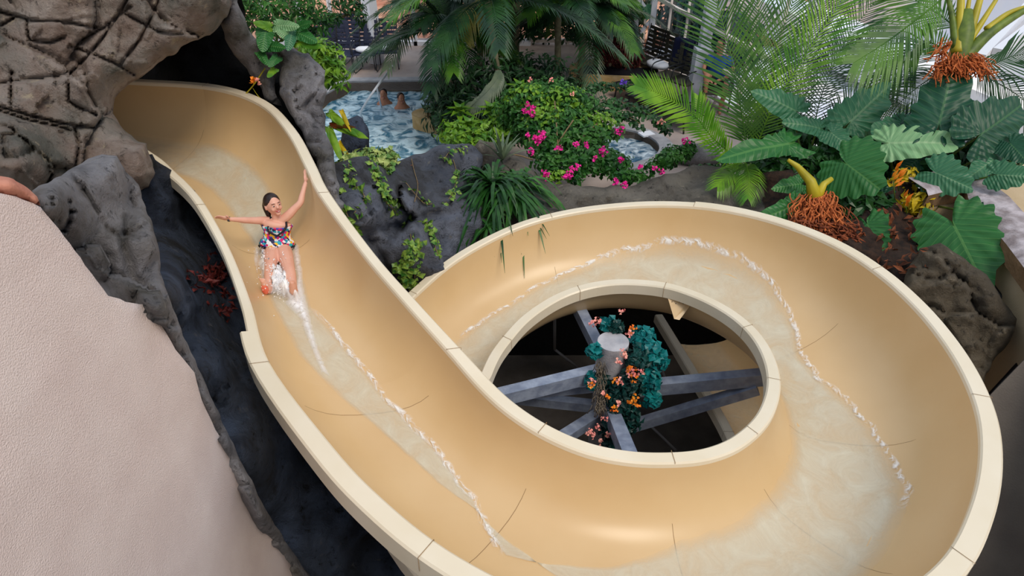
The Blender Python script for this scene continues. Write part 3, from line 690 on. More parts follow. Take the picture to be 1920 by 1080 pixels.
def frond(pts,ll,n,mt,parent,w=.022,droop=.35,name='frond',rr=.012,Nh=None,ang=.55,start=.12,twist=0,tipk=.35,pet=None):
    c=cr1(pts,10); mb=MB(); m=len(c)-1; mb.tube(c,[rr*(1-.8*i/m) for i in range(m+1)],5)
    for k in range(n):
        t=start+(1-start)*(k+.5)/n; x=t*m; i=min(int(x),m-1); p=c[i].lerp(c[i+1],x-i); T=(c[i+1]-c[i]).normalized()
        N=Nh if Nh is not None else V((0,-.4,1))
        S=T.cross(N).normalized(); N2=S.cross(T)
        L=ll*min(1,.45+1.6*(t-start))*(1-(1-tipk)*max(0,(t-.6)/.4)**1.5)
        for sg in (-1,1):
            l=L*R(.9,1.08); a=ang+.5*t+R(-.06,.06)
            d0=(S*sg*math.cos(a)+T*math.sin(a)+N2*(.15+twist*sg)).normalized(); g=V((0,0,-droop))
            q1=p+d0*l*.5+g*l*.12; q2=p+d0*l*.9+g*l*.5; wv=d0.cross(N2).normalized()
            a0=mb.a(p-wv*w*.3); a1=mb.a(p+wv*w*.3); b0=mb.a(q1-wv*w*.5); b1=mb.a(q1+wv*w*.5); e=mb.a(q2)
            mb.face(a0,a1,b1,b0); mb.face(b0,b1,e)
    o=mb.build(name,mt,parent,smooth=False)
    if pet: o['label']=pet
    return o
def palm(loc,th,n,L,mt,label,ll=.5,leaflets=34,w=.03,trunk=.07,el=(.2,1.2),droop=.5,cat='palm',group=None,seed=1,lean=(0,0)):
    rs=random.Random(seed); loc=V(loc); e=thing('palm',loc,label,cat,group)
    top=loc+V((lean[0],lean[1],th))
    if th>.2:
        mb=MB(); mb.tube([loc,loc.lerp(top,.5)+V((.03,0,0)),top],[trunk*1.2,trunk,trunk*.9],10); mb.build('trunk','trunk',e)
    for i in range(n):
        az=2*math.pi*(i*.382+rs.random()*.1); ev=el[0]+(el[1]-el[0])*rs.random(); l=L*(.75+.45*rs.random())
        h=V((math.cos(az),math.sin(az),0)); pts=[top]
        for t in (.25,.5,.75,1): pts.append(top+h*l*(t*math.cos(ev))+V((0,0,l*(t*math.sin(ev)-droop*t*t*1.0))))
        m=mt if isinstance(mt,str) else mt[i%len(mt)]
        frond(pts,ll,leaflets,m,e,w=w,droop=.6,rr=.014,Nh=V((0,0,1)),tipk=.5)
    return e
def ear(att,tip,W,mt,parent,N=None,curl=.12,lobe=.42,wavy=.06,name='leaf',seed=0,nw=15):
    att,tip=V(att),V(tip); T=tip-att; L=T.length; T.normalize()
    N=(N if N is not None else V((0,-.75,.65))).normalized(); S=T.cross(N).normalized(); N=S.cross(T)
    mb=MB(); mb.useuv=True; nf=72; K_=6; c=mb.a(att,(0,0)); rings=[]
    for k in range(1,K_+1):
        ring=[]
        for i in range(nf):
            f=-math.pi+2*math.pi*i/nf; a=abs(f)
            if a<math.pi/2: 
                x_=a/(math.pi/2); r=1/math.sqrt((math.cos(a)**2)+(math.sin(a)/(W/2/L))**2) if a>0 else 1
                r=r*(1-.10*math.sin(2*a)) 
            else:
                x_=(a-math.pi/2)/(math.pi/2); r=(W/2/L)*(1-x_)+lobe*x_
                if x_>.72: r*=max(.08,1-(x_-.72)/.28)
            if a<.28: r*=1+.05*(1-a/.28)
            r*=1+wavy*math.cos(f*nw+seed)*(k/K_)
            x=math.sin(f)*r*k/K_; y=math.cos(f)*r*k/K_
            q=att+S*(x*L)+T*(y*L)+N*(L*(-curl*(y*y if y>0 else y*y*.6)-curl*1.2*x*x+.035*math.sin(f*nw+1.3+seed)*(k/K_)**2+.02*noise.noise(V((x*3,y*3,seed)))))
            ring.append(mb.a(q,(x,y)))
        rings.append(ring)
    for i in range(nf):
        j=(i+1)%nf; mb.face(c,rings[0][i],rings[0][j])
        for k in range(K_-1): mb.face(rings[k][i],rings[k+1][i],rings[k+1][j],rings[k][j])
    return mb.build(name,mt,parent)
TOCAM=lambda p:(V((0,0,CAMZ))-V(p)).normalized()
# ---------------------------------------------------------------- centre palms
palm(P(942,238,0),2.3,20,2.3,('palm_dark','palm_mid','palm_dark'),'dark green palm with a slim grey trunk at the centre of the planting',ll=.55,leaflets=40,w=.035,trunk=.06,el=(.1,1.1),droop=.55,seed=3,lean=(-.25,.1))
palm(P(850,205,0),1.5,18,2.3,('palm_dark','palm_dark','palm_mid'),'bushy dark palm arching over the right end of the swimming pool',ll=.55,leaflets=40,w=.035,el=(.15,1.15),droop=.6,seed=5)
palm(P(832,172,0),1.6,16,1.9,('palm_dark','palm_grey','palm_mid'),'dusty dark palm leaning over the far edge of the swimming pool',ll=.5,leaflets=36,w=.035,el=(.1,1.2),droop=.6,seed=8)
palm(P(1040,190,0),1.9,18,2.3,('palm_dark','palm_mid','palm_dark'),'dark palm between the slim-trunked palm and the round planter',ll=.55,leaflets=40,w=.035,el=(.15,1.1),droop=.55,seed=11)
palm(P(960,150,0),2.6,16,2.4,('palm_dark','palm_mid'),'tallest dark palm at the back of the centre planting',ll=.55,leaflets=36,w=.04,el=(.05,1.1),droop=.6,seed=14)
palm(P(1115,150,0),1.6,14,1.9,('palm_dark','palm_grey'),'smaller drooping palm beside the round planter',ll=.5,leaflets=34,w=.035,el=(.1,1.1),droop=.6,seed=17)
e=thing('palm_frond',D(940,150,12.4),'pale grey-green palm frond hanging in front of the dark centre palms','palm frond')
frond([D(938,128,12.2),D(930,150,12.1),D(905,180,12.0),D(885,192,12.0)],.42,26,'palm_grey',e,w=.04,Nh=TOCAM(D(920,150,12)),ang=.9,droop=.8,start=.05)
e=thing('palm_frond',D(900,30,12.4),'yellowing palm frond hanging at the top of the centre palms','palm frond')
frond([D(925,0,12.2),D(900,12,12.1),D(876,40,12.0),D(872,75,12.0)],.4,30,'palm_yellow',e,w=.03,Nh=TOCAM(D(920,150,12)),ang=.5,droop=.8,start=.05)
palm(P(1085,165,0),1.7,18,2.0,('palm_dark','palm_dark','palm_mid'),'dark palm directly left of the dark red bush',ll=.5,leaflets=36,w=.035,el=(0,1.1),droop=.6,seed=41)
palm(P(900,130,0),2.0,18,2.3,('palm_dark','palm_dark'),'very dark palm in the rear row behind the slim-trunked palm',ll=.5,leaflets=34,w=.04,el=(-.1,1.1),droop=.6,seed=43)
# dense planting under the palms
def shrub(label,blobs,n,L,W,mt,name='shrub',cat='shrub',stem=True,group=None,up=.5,stemm='stem_brown',shell=.5):
    c0=V(blobs[0][0]); base=V((c0.x,c0.y,max(0,c0.z-blobs[0][1][2]))); e=thing(name,base,label,cat,group)
    mb=MB(); tot=sum(r[0]*r[2] for c,r in blobs)
    for c,r in blobs: cloud(mb,c,r,max(6,int(n*r[0]*r[2]/tot)),L,W,up,shell)
    mb.build('foliage',mt,e,smooth=False)
    if stem:
        mb=MB()
        for c,r in blobs[:6]:
            c=V(c); g=V((base.x,base.y,base.z-.05)); mb.tube([g,g.lerp(c,.5)+rv()*.05,c],[.02,.015,.006],5)
        mb.build('stem',stemm,e)
    return e
def G(px,py,z): return P(px,py,z)
shrub('dark undergrowth filling the ground beneath the centre palms',[(G(880,215,.4),(.9,.6,.5)),(G(960,215,.4),(.8,.6,.5)),(G(1020,205,.4),(.8,.5,.5)),(G(900,180,.6),(1,.6,.8)),(G(1000,170,.6),(1,.6,.8)),(G(1060,185,.4),(.6,.5,.5)),(G(840,190,.4),(.5,.5,.4))],5200,.2,.06,'palm_dark')
shrub('croton with orange and green leaves on the pool planter ledge',[(G(838,212,.15),(.42,.3,.28)),(G(870,215,.1),(.3,.3,.2))],520,.16,.06,'croton')
mb=MB(); pl=circ(*P(830,226,-.1)[0:2],.62,.42,24)
o=plate('planter_ledge',pl,[],.06,.32,'tan_stone',None,'low tan stone planter ledge at the pool edge under the palms','ledge')
# broad leaf plants bright in front of palms
def rosette(c,n,L,W,mt,label,name='broadleaf_plant',cat='plant',el=(.1,1.0),seed=1):
    rs=random.Random(seed); c=V(c); e=thing(name,c-V((0,0,.35)),label,cat); mb=MB()
    for i in range(n):
        az=i*2.4; ev=el[0]+(el[1]-el[0])*i/n; T=V((math.cos(az)*math.cos(ev),math.sin(az)*math.cos(ev),math.sin(ev)))
        leaf(mb,c+T*.02+V((0,0,-.1*(1-i/n))),T,V((0,0,1)),L*(1-.3*i/n),W,.15,.6)
    mb.build('foliage',mt,e); mb=MB(); mb.tube([c-V((0,0,.35)),c],[.02,.012],6); mb.build('stem','stem_green',e); return e
for i,(px,py,d,lb) in enumerate(((862,213,11.6,'nearest the pool ledge'),(921,212,11.2,'with a pale bud at the slim palm trunk'),(975,170,11.6,'rising above the bougainvillea'),(880,240,11.0,'lowest of the bright rosettes by the water'))):
    rosette(D(px,py,d),16,.34,.12,'leaf_bright','bright green broad-leaved rosette '+lb,seed=i)
shrub('bright green low foliage between the pool and the grey ledge',[(D(850,245,10.9),(.3,.3,.2)),(D(890,262,10.6),(.45,.3,.2)),(D(930,250,10.7),(.4,.3,.3)),(D(955,225,10.9),(.35,.3,.3))],900,.13,.07,'leaf_bright')
# bougainvillea
bg_e=thing('bougainvillea',D(1050,330,9.7),'large bougainvillea bush with magenta flowers spilling over the low rock ledge','bougainvillea')
mb=MB()
for px,py,d,r in ((980,200,10.4,(.45,.3,.35)),(1030,180,10.6,(.5,.3,.3)),(1075,200,10.5,(.4,.3,.3)),(1000,240,10.2,(.35,.3,.3)),(1060,240,10.2,(.5,.3,.35)),(1030,270,10.0,(.4,.3,.3)),(1090,265,10.0,(.45,.3,.3)),(1060,305,9.75,(.5,.25,.22)),(1110,300,9.7,(.45,.25,.22)),(1150,305,9.7,(.3,.25,.18)),(1165,330,9.4,(.18,.12,.08)),(1080,330,9.4,(.15,.12,.08)),(1130,245,10.2,(.2,.2,.15)),(1195,330,9.6,(.25,.15,.07)),(1245,300,9.9,(.15,.15,.12))):
    cloud(mb,D(px,py,d),r,int(1100*r[0]*r[2]*6),.095,.06,.4,.35)
mb.build('foliage','leaf_mid',bg_e,smooth=False)
mb=MB()
for px,py,d,r in ((985,185,10.3,(.35,.2,.25)),(1060,190,10.4,(.4,.2,.25)),(1020,225,10.1,(.35,.2,.25)),(1100,230,10.2,(.3,.2,.2)),(1045,330,9.5,(.3,.1,.08)),(1130,225,10.2,(.2,.2,.15))):
    cloud(mb,D(px,py,d),r,int(500*r[0]*r[2]*6),.09,.055,.6,.6)
mb.build('foliage','leaf_bright',bg_e,smooth=False,label='lighter young leaves')
mb=MB()
for a,b,c_ in (((1050,330),(1000,290),(985,200)),((1050,330),(1045,260),(1040,190)),((1060,330),(1090,260),(1130,225)),((1000,300),(960,290),(905,300)),((1075,225),(1045,270),(1030,300))):
    mb.tube(cr1([D(*a,9.8),D(*b,9.8),D(*c_,10.2)],5),[.012]*11,5)
mb.build('stem','stem_brown',bg_e)
def bract(px,py,d,parent,n=12,r=.045,m='magenta',s=.05):
    mb=MB(); c=D(px,py,d)
    for _ in range(n):
        v=rv(); N=(v+TOCAM(c)).normalized(); leaf(mb,c+v*r*R(.3,1),rv(),N,s*1.1,s)
    return mb.build('flower',m,parent,smooth=False)
for px,py,k in ((997,212,1.2),(983,209,.7),(989,196,.5),(1000,200,.5),(1018,252,1),(1008,264,1),(1003,259,.8),(1015,258,.9),(996,283,.9),(1023,328,1.2),(1064,330,1),(1070,326,.8),(1131,283,1.3),(1115,297,.7),(1163,297,.9),(1154,339,.8),(1171,346,.8),(990,254,.6),(1048,278,.8),(1080,272,.5),(1101,272,.5),(1083,312,.6),(1073,315,.5),(1226,315,.6),(1198,312,.5),(1240,322,.6)):
    d=9.35+.9*max(0,(330-py)/150); bract(px,py,d-.15,bg_e,int(14*k)+3,.052*k,'magenta',.045)
for px,py in ((1033,152),(1073,177),(995,150)): bract(px,py,10.2,bg_e,6,.03,'pink',.04)
# trailing vines from the bougainvillea
def vine(name,label,cat,paths,d_off,L,W,mt,dens,spread,rocks=True,stemm='stem_brown',flowers=()):
    p0=paths[0][0]; h=hit(p0[0],p0[1]) if rocks else None
    base=h[0] if h else D(p0[0],p0[1],p0[2] if len(p0)>2 else 8.5); e=thing(name,base,label,cat); mb=MB(); ms=MB()
    for path in paths:
        pts=[]
        for q in path:
            if rocks:
                h=hit(q[0],q[1]); pts.append((h[0]+h[1]*.02,h[1]) if h else (D(q[0],q[1],q[2] if len(q)>2 else 8),TOCAM(D(q[0],q[1],8))))
            else: pts.append((D(*q),V((0,-.5,.8))))
        c=cr1([p[0] for p in pts],8); ms.tube(c,.006,4)
        tot=sum((c[i+1]-c[i]).length for i in range(len(c)-1)); n=int(tot*dens)
        for _ in range(n):
            x=random.random()*(len(c)-1.001); i=int(x); p=c[i].lerp(c[i+1],x-i)+rv()*spread
            N=(pts[min(int(i/8),len(pts)-1)][1]+rv()*.5+V((0,0,.2))).normalized()
            if rocks: p=p+pts[min(int(i/8),len(pts)-1)][1]*spread*.8
            T=rv(); T=T-N*T.dot(N)+V((0,0,-.3)); s=R(.6,1.2); leaf(mb,p,T,N,L*s,W*s,.12)
    mb.build('foliage',mt,e,smooth=False); ms.build('stem',stemm,e)
    for f in flowers: bract(f[0],f[1],f[2],e,10,.04,f[3],.05)
    return e
vine('trailing_vine','dark leafy vine arching right above the hot tub with pink tips','vine',[[(1060,195,10.6),(1110,190,10.6),(1160,190,10.5),(1200,205,10.4),(1235,228,10.3),(1252,242,10.3)],[(1075,200,10.5),(1130,205,10.5),(1170,215,10.4),(1205,235,10.3)]],0,.1,.075,'leaf_dark',170,.06,False,flowers=((1165,243,10.1,'magenta'),(1158,246,10.1,'magenta'),(1240,228,10.1,'pink')))
vine('trailing_vine','dark leafy vine with a violet flower reaching toward the loungers','vine',[[(1060,180,11.2),(1110,165,11.2),(1150,160,11.2),(1195,158,11.2)]],0,.1,.075,'leaf_dark',170,.05,False,flowers=((1168,154,11.0,'violet'),))
vine('trailing_vine','short leafy vine hanging over the curved coping left of the hot tub','vine',[[(1090,215,10.4),(1110,235,10.3),(1140,250,10.3),(1160,252,10.2)],[(1155,210,10.3),(1162,230,10.2),(1166,245,10.2)]],0,.09,.06,'leaf_mid',110,.04,False)
shrub('small bougainvillea bush with one magenta bloom right of the hot tub',[(D(1262,290,10.2),(.22,.2,.13)),(D(1290,280,10.2),(.12,.12,.15)),(D(1225,312,9.9),(.15,.12,.08))],420,.09,.055,'leaf_mid',name='bougainvillea',cat='bougainvillea')
e=bpy.data.objects['bougainvillea.001']; bract(1286,264,10.05,e,12,.045)
shrub('low dark foliage along the ledge left of the palm-like fern',[(D(1330,318,9.6),(.3,.1,.07)),(D(1370,312,9.6),(.2,.1,.08))],260,.1,.05,'leaf_dark')
# strap leaved plant
def strap(c,n,L,W,mt,label,seed,el=(-.2,1.1),flat=1.0,dr=1.0):
    rs=random.Random(seed); c=V(c); e=thing('strap_leaf_plant',c-V((0,0,.1)),label,'plant'); mb=MB()
    for i in range(n):
        az=rs.random()*2*math.pi; ev=el[0]+(el[1]-el[0])*rs.random(); l=L*(.6+.6*rs.random()); h=V((math.cos(az),math.sin(az)*flat-.25,0)); S=V((-h.y,h.x,0)).normalized()
        pts=[c+h*l*t*math.cos(ev)+V((0,0,l*(t*math.sin(ev)-dr*.6*t*t))) for t in (0,.2,.4,.6,.8,1)]
        strip(mb,pts,[W*.5,W,W,W*.9,W*.6,.003],(S+V((0,0,.3*rs.random()))).normalized())
    mb.build('foliage',mt,e,smooth=False); return e
strap(D(925,350,8.75),170,.95,.045,'leaf_dark','dense dark strap-leaved clump hanging over the back of the loop',4,dr=1.25)
strap(D(970,350,8.7),80,.8,.045,'leaf_mid','mid green strap-leaved tuft at the right of the dark clump',5,dr=1.4)
strap(D(915,425,8.35),20,.36,.035,'leaf_mid','lower strap-leaved tuft drooping onto the back rim of the loop',6,el=(-.2,.9),dr=1.3)
strap(D(942,300,9.3),26,.6,.045,'palm_grey','upright grey-green strap leaves standing above the dark clump',7,el=(.7,1.4),dr=.5)
shrub('small broad leaves scattered over the dark strap-leaved clump',[(D(895,340,8.9),(.25,.15,.2)),(D(965,345,8.8),(.3,.12,.2)),(D(930,390,8.55),(.3,.1,.15))],160,.1,.07,'leaf_mid',stem=False)
# ivy on the boulder
vine('ivy','yellow-green ivy trailing down the left face of the blue-grey boulder','ivy',[[(655,310),(660,340),(680,370),(665,400)],[(690,300),(705,340),(715,370),(740,400),(760,420)],[(700,330),(740,385),(770,410),(800,420)],[(640,360),(650,395),(668,430)]],0,.085,.075,'ivy',75,.035,True)
vine('ivy','ivy hanging in strands at the base of the blue-grey boulder','ivy',[[(760,415),(770,450),(765,480),(770,530)],[(785,450),(780,480),(778,520),(790,540)],[(800,420),(805,440),(820,480)],[(765,480),(750,500),(765,540)]],0,.085,.075,'ivy',80,.03,True)
vine('ivy','thin ivy sprays on the right side of the blue-grey boulder','ivy',[[(850,300),(855,330),(850,360),(835,380)],[(870,280),(845,285),(830,300)],[(760,345),(790,380),(810,385)]],0,.08,.06,'ivy',40,.03,True)
shrub('variegated leafy mound between the pool and the jamb rock',[(D(700,298,8.3),(.3,.2,.13)),(D(665,305,8.1),(.2,.15,.12)),(D(725,292,8.5),(.12,.1,.1)),(D(660,340,7.5),(.15,.1,.12)),(D(720,330,8.2),(.1,.08,.1))],620,.12,.07,'variegated')
vine('dry_twig','dry brown twig hanging over the top of the blue-grey boulder','twig',[[(771,300),(775,320),(782,350),(775,380)]],0,.03,.01,'brownleaf',12,.01,True)
e=thing('banana_plant',D(622,290,8.6),'small banana-like plant with yellowing leaves right of the jamb rock','plant')
for a,t,w,m in (((618,212),(664,250),.11,'leaf_bright'),((625,232),(682,256),.13,'leaf_bright'),((636,268),(668,318),.06,'leaf_yellow'),((616,240),(640,300),.11,'leaf_bright'),((640,208),(655,240),.06,'leaf_yellow'),((620,235),(660,238),.07,'croton')):
    ear(D(*a,8.3),D(*t,8.1),w,m,e,TOCAM(D(620,250,8)),.15,.1,.01)
mb=MB(); mb.tube([D(622,300,8.5),D(620,230,8.4)],.015,6); mb.build('stem','stem_green',e)
# foliage near the cave mouth, top
e=thing('pothos',D(530,100,8.0),'pothos with broad heart-shaped leaves on top of the rock above the cave','plant')
for a,t,w,m in (((498,58),(492,92),.22,'ear_green'),((520,48),(556,48),.16,'ear_pale'),((545,72),(520,58),.13,'ear_pale'),((560,62),(590,76),.18,'ear_green'),((560,80),(600,86),.12,'leaf_bright'),((505,50),(478,42),.12,'leaf_bright'),((500,86),(530,88),.16,'ear_green'),((560,50),(580,42),.14,'ear_green'),((485,95),(500,118),.12,'ear_green'),((520,108),(505,122),.12,'ear_green'),((515,130),(503,142),.09,'leaf_bright'),((548,60),(540,90),.16,'ear_teal')):
    ear(D(*a,7.75),D(*t,7.6),w,m,e,(TOCAM(D(520,80,7.8))+V((0,0,.3))).normalized(),.12,.35,.01)
mb=MB()
for q in ((498,58),(520,48),(560,62),(500,86),(548,60),(485,95)): mb.tube([D(535,100,8.0),D(520,80,7.9),D(*q,7.78)],.009,5)
mb.build('stem','stem_green',e)
e=thing('orange_flower',D(456,181,8.1),'small orange flower on a bent stem at the rim by the cave','flower')
mb=MB(); mb.tube(cr1([D(456,181,8.0),D(475,160,7.9),D(497,128,7.8)],4),.008,5); mb.tube(cr1([D(474,165,7.9),D(484,180,7.9),D(500,195,7.85)],4),.004,5); mb.build('stem','petiole_yellow',e)
bract(474,150,7.75,e,14,.03,'orange',.045); bract(484,152,7.75,e,10,.025,'pink',.035).name='petal'
shrub('fine-leaved green tree hanging behind the pothos at the top left',[(D(475,15,11),(.45,.4,.35)),(D(545,8,11.5),(.6,.4,.32)),(D(440,0,10.5),(.3,.4,.3)),(D(595,40,12),(.3,.3,.22)),(D(520,50,11.5),(.5,.3,.2))],1500,.15,.045,'leaf_mid',name='tree',cat='tree')
shrub('olive-leaved branch hanging at the top in front of the white post',[(D(650,5,12.5),(.35,.3,.15)),(D(676,28,12.5),(.1,.2,.2)),(D(612,30,12),(.25,.25,.1)),(D(585,62,12),(.2,.2,.08))],330,.16,.05,'leaf_dark',name='tree',cat='branch')
shrub('yellow-green bush just right of the jamb rock top',[(D(610,112,10.5),(.3,.3,.3)),(D(628,135,10.5),(.2,.2,.25)),(D(590,95,10.3),(.3,.3,.2))],520,.17,.055,'leaf_bright')
palm(P(560,105,0),1.9,8,1.3,('palm_light','palm_mid'),'feathery palm behind the yellow-green bush at upper left',ll=.4,leaflets=30,w=.02,el=(.3,1.1),droop=.6,seed=23)
# tall planting at top right of centre
pc=P(1150,128,.3)
plate('planter_wall',circ(pc.x,pc.y,1.0,.7,28),[],.32,.34,'tan_stone',None,'round tan stone planter wall around the dark red bush','planter')
shrub('dark red bush growing in the round stone planter',[((pc.x,pc.y,.85),(.62,.45,.5)),((pc.x+.3,pc.y+.1,.6),(.45,.35,.35))],1300,.15,.05,'redleaf')
palm((pc.x-.2,pc.y+1.4,0),2.6,16,2.0,('palm_dark','palm_mid'),'tall dark feathery palm behind the round planter',ll=.45,leaflets=34,w=.035,el=(-.1,1.2),droop=.6,seed=29)
palm((pc.x-2.2,pc.y+2.2,0),2.4,16,2.2,('palm_dark','palm_mid'),'tall dark palm at the very back near the top centre',ll=.5,leaflets=34,w=.04,el=(-.1,1.2),droop=.6,seed=31)
shrub('dark hedge behind the palms along the far side of the deck',[((-1.5+i*1.1,18.4,.9),(.8,.4,.9)) for i in range(5)],3600,.25,.08,'palm_dark',name='hedge',cat='hedge')
e=thing('banana_plant',(3.1,17.6,0),'tall plant with hanging blue-green broad leaves beside the white truss','plant')
for a,t,w in (((1188,-30),(1192,32),.35),((1176,-40),(1170,30),.35),((1212,10),(1214,34),.2)): ear(D(*a,16),D(*t,15.8),w*1.2,'ear_teal',e,TOCAM(D(1190,0,16)),.1,.1,.01)
mb=MB(); mb.tube([(3.1,17.6,0),(3.1,17.6,3.2)],.06,8); mb.build('stem','stem_green',e)
# ---------------------------------------------------------------- right side palms (near)
def fr(label_e,paths,ll,n,mt,**k):
    for p in paths: frond([D(*q) for q in p],ll,n,mt,label_e,Nh=(TOCAM(D(*p[1]))+V((0,0,.35))).normalized(),**k)
e=thing('feather_palm',D(1400,330,9.4),'large feather palm with fine upright fronds at the right of the hot tub','palm')
mb=MB(); mb.tube([D(1405,345,9.3),D(1402,300,9.4)],[.07,.05],8); mb.build('trunk','trunk',e)
fr(e,[[(1402,300,9.4),(1392,220,9.3),(1372,110,9.2),(1340,-10,9.1),(1325,-60,9.0)]],.95,62,'palm_mid',w=.026,droop=.15,rr=.012)
fr(e,[[(1405,300,9.4),(1420,200,9.5),(1455,90,9.6),(1500,-30,9.6)],[(1404,300,9.4),(1405,200,9.7),(1425,80,9.9),(1415,-40,10)]],.8,54,'palm_mid',w=.024,droop=.15,rr=.011)
fr(e,[[(1410,300,9.4),(1450,200,9.2),(1520,90,9.0),(1600,-30,8.9)]],.75,50,'palm_light',w=.022,droop=.2,rr=.011)
fr(e,[[(1412,300,9.4),(1480,210,9.8),(1570,120,10),(1660,60,10.2)],[(1408,290,9.6),(1480,150,10.4),(1560,20,10.6),(1600,-50,10.8)]],.7,48,'palm_dark',w=.022,droop=.3,rr=.011)
fr(e,[[(1395,305,9.3),(1340,262,9.0),(1300,215,8.8),(1240,178,8.6),(1192,160,8.5)]],.48,46,'palm_light',w=.028,droop=.1,rr=.01)
fr(e,[[(1398,310,9.3),(1360,290,9.1),(1330,240,9.2),(1310,180,9.3)]],.35,36,'palm_light',w=.02,droop=.2,rr=.009)
fr(e,[[(1398,305,9.3),(1400,310,9.0),(1405,335,8.7),(1402,372,8.5)],[(1398,305,9.3),(1385,315,9.0),(1365,330,8.8),(1345,350,8.7)],[(1402,305,9.3),(1430,315,9.0),(1455,335,8.8),(1470,355,8.7)]],.38,60,'palm_light',w=.009,droop=.7,rr=.008)
e=thing('feather_palm',D(1520,300,10.4),'second feather palm whose dark fronds cross behind the elephant ears','palm')
mb=MB(); mb.tube([D(1525,330,10.2),D(1520,280,10.4)],[.07,.05],8); mb.build('trunk','trunk',e)
fr(e,[[(1520,280,10.4),(1540,180,10.4),(1590,70,10.3),(1660,-20,10.2)],[(1522,280,10.4),(1590,200,10.2),(1660,160,10.1),(1740,90,10)],[(1515,280,10.4),(1500,180,10.8),(1520,60,11),(1560,-40,11)]],.7,50,'palm_dark',w=.02,droop=.3,rr=.011)
fr(e,[[(1530,280,10.4),(1620,240,10.4),(1700,220,10.3),(1780,230,10.2)],[(1520,280,10.4),(1460,240,10.6),(1430,200,10.7),(1420,160,10.8)]],.5,44,'palm_mid',w=.018,droop=.4,rr=.01)
# crown palm at top right
cb=D(1795,118,8.4); e=thing('coconut_palm',D(1770,330,8.6),'palm with thick yellow-green leaf stalks and orange fibres at top right','palm')
mb=MB(); mb.tube(cr1([D(1768,335,8.7),D(1780,230,8.6),D(1792,140,8.4)],5),[.13]*11,12); mb.build('trunk','trunk',e)
mb=MB(); mb.tube([D(1795,150,8.4),D(1798,110,8.35),D(1808,60,8.3),D(1812,20,8.3)],[.11,.125,.115,.07],12); mb.build('crown_shaft','stem_green',e)
for path,r,m in (([(1795,100),(1800,40),(1803,-40)],.055,'petiole_yellow'),([(1798,110),(1822,50),(1846,-30)],.05,'petiole_yellow'),([(1800,118),(1848,68),(1890,38),(1950,2)],.06,'stem_green'),([(1805,95),(1842,40),(1880,-20)],.035,'petiole_yellow'),([(1792,90),(1785,30),(1774,-20)],.035,'stem_green'),([(1800,80),(1812,30),(1822,-30)],.03,'petiole_yellow'),([(1850,55),(1890,25),(1930,10)],.03,'petiole_yellow')):
    mb=MB(); c=cr1([D(q[0],q[1],8.3) for q in path],5); mb.tube(c,[r*(1.45-1.0*i/len(c)) for i in range(len(c))],8); mb.build('stalk',m,e,label='thick leaf stalk')
mb=MB()
for i in range(150):
    x=R(1765,1832); y=R(70,125) if x<1785 else R(98,125); p=[D(x,y,8.2+R(-.1,.1))]; dx=R(-1,1)
    for k in range(4): p.append(D(x+(x-1798)*.25*(k+1)*.9+dx*7*k+R(-6,6),y+(5+R(0,7))*(k+1)*R(.5,1.1),8.15+R(-.08,.08)))
    mb.tube(cr1(p,2),R(.004,.010),4)
mb.build('fibre_skirt','fibre',e)
fr(e,[[(1775,-10,8.3),(1720,35,8.2),(1660,80,8.2),(1600,118,8.2)]],.75,46,'palm_mid',w=.026,droop=.45,rr=.016)
fr(e,[[(1800,60,8.5),(1765,30,8.8),(1700,-10,9),(1640,-50,9)],[(1790,110,8.9),(1740,80,9.2),(1690,120,9.3),(1640,180,9.4)]],.65,44,'palm_mid',w=.022,droop=.35,rr=.012)
fr(e,[[(1820,120,8.4),(1860,120,8.3),(1900,105,8.2),(1960,98,8.1)]],.75,34,'palm_dark',w=.016,droop=.8,rr=.01)
fr(e,[[(1822,128,8.6),(1860,150,8.6),(1910,180,8.5),(1960,230,8.4)],[(1770,140,8.9),(1740,150,9.0),(1690,190,9.1),(1650,240,9.2)]],.55,40,'palm_dark',w=.014,droop=.5,rr=.01)
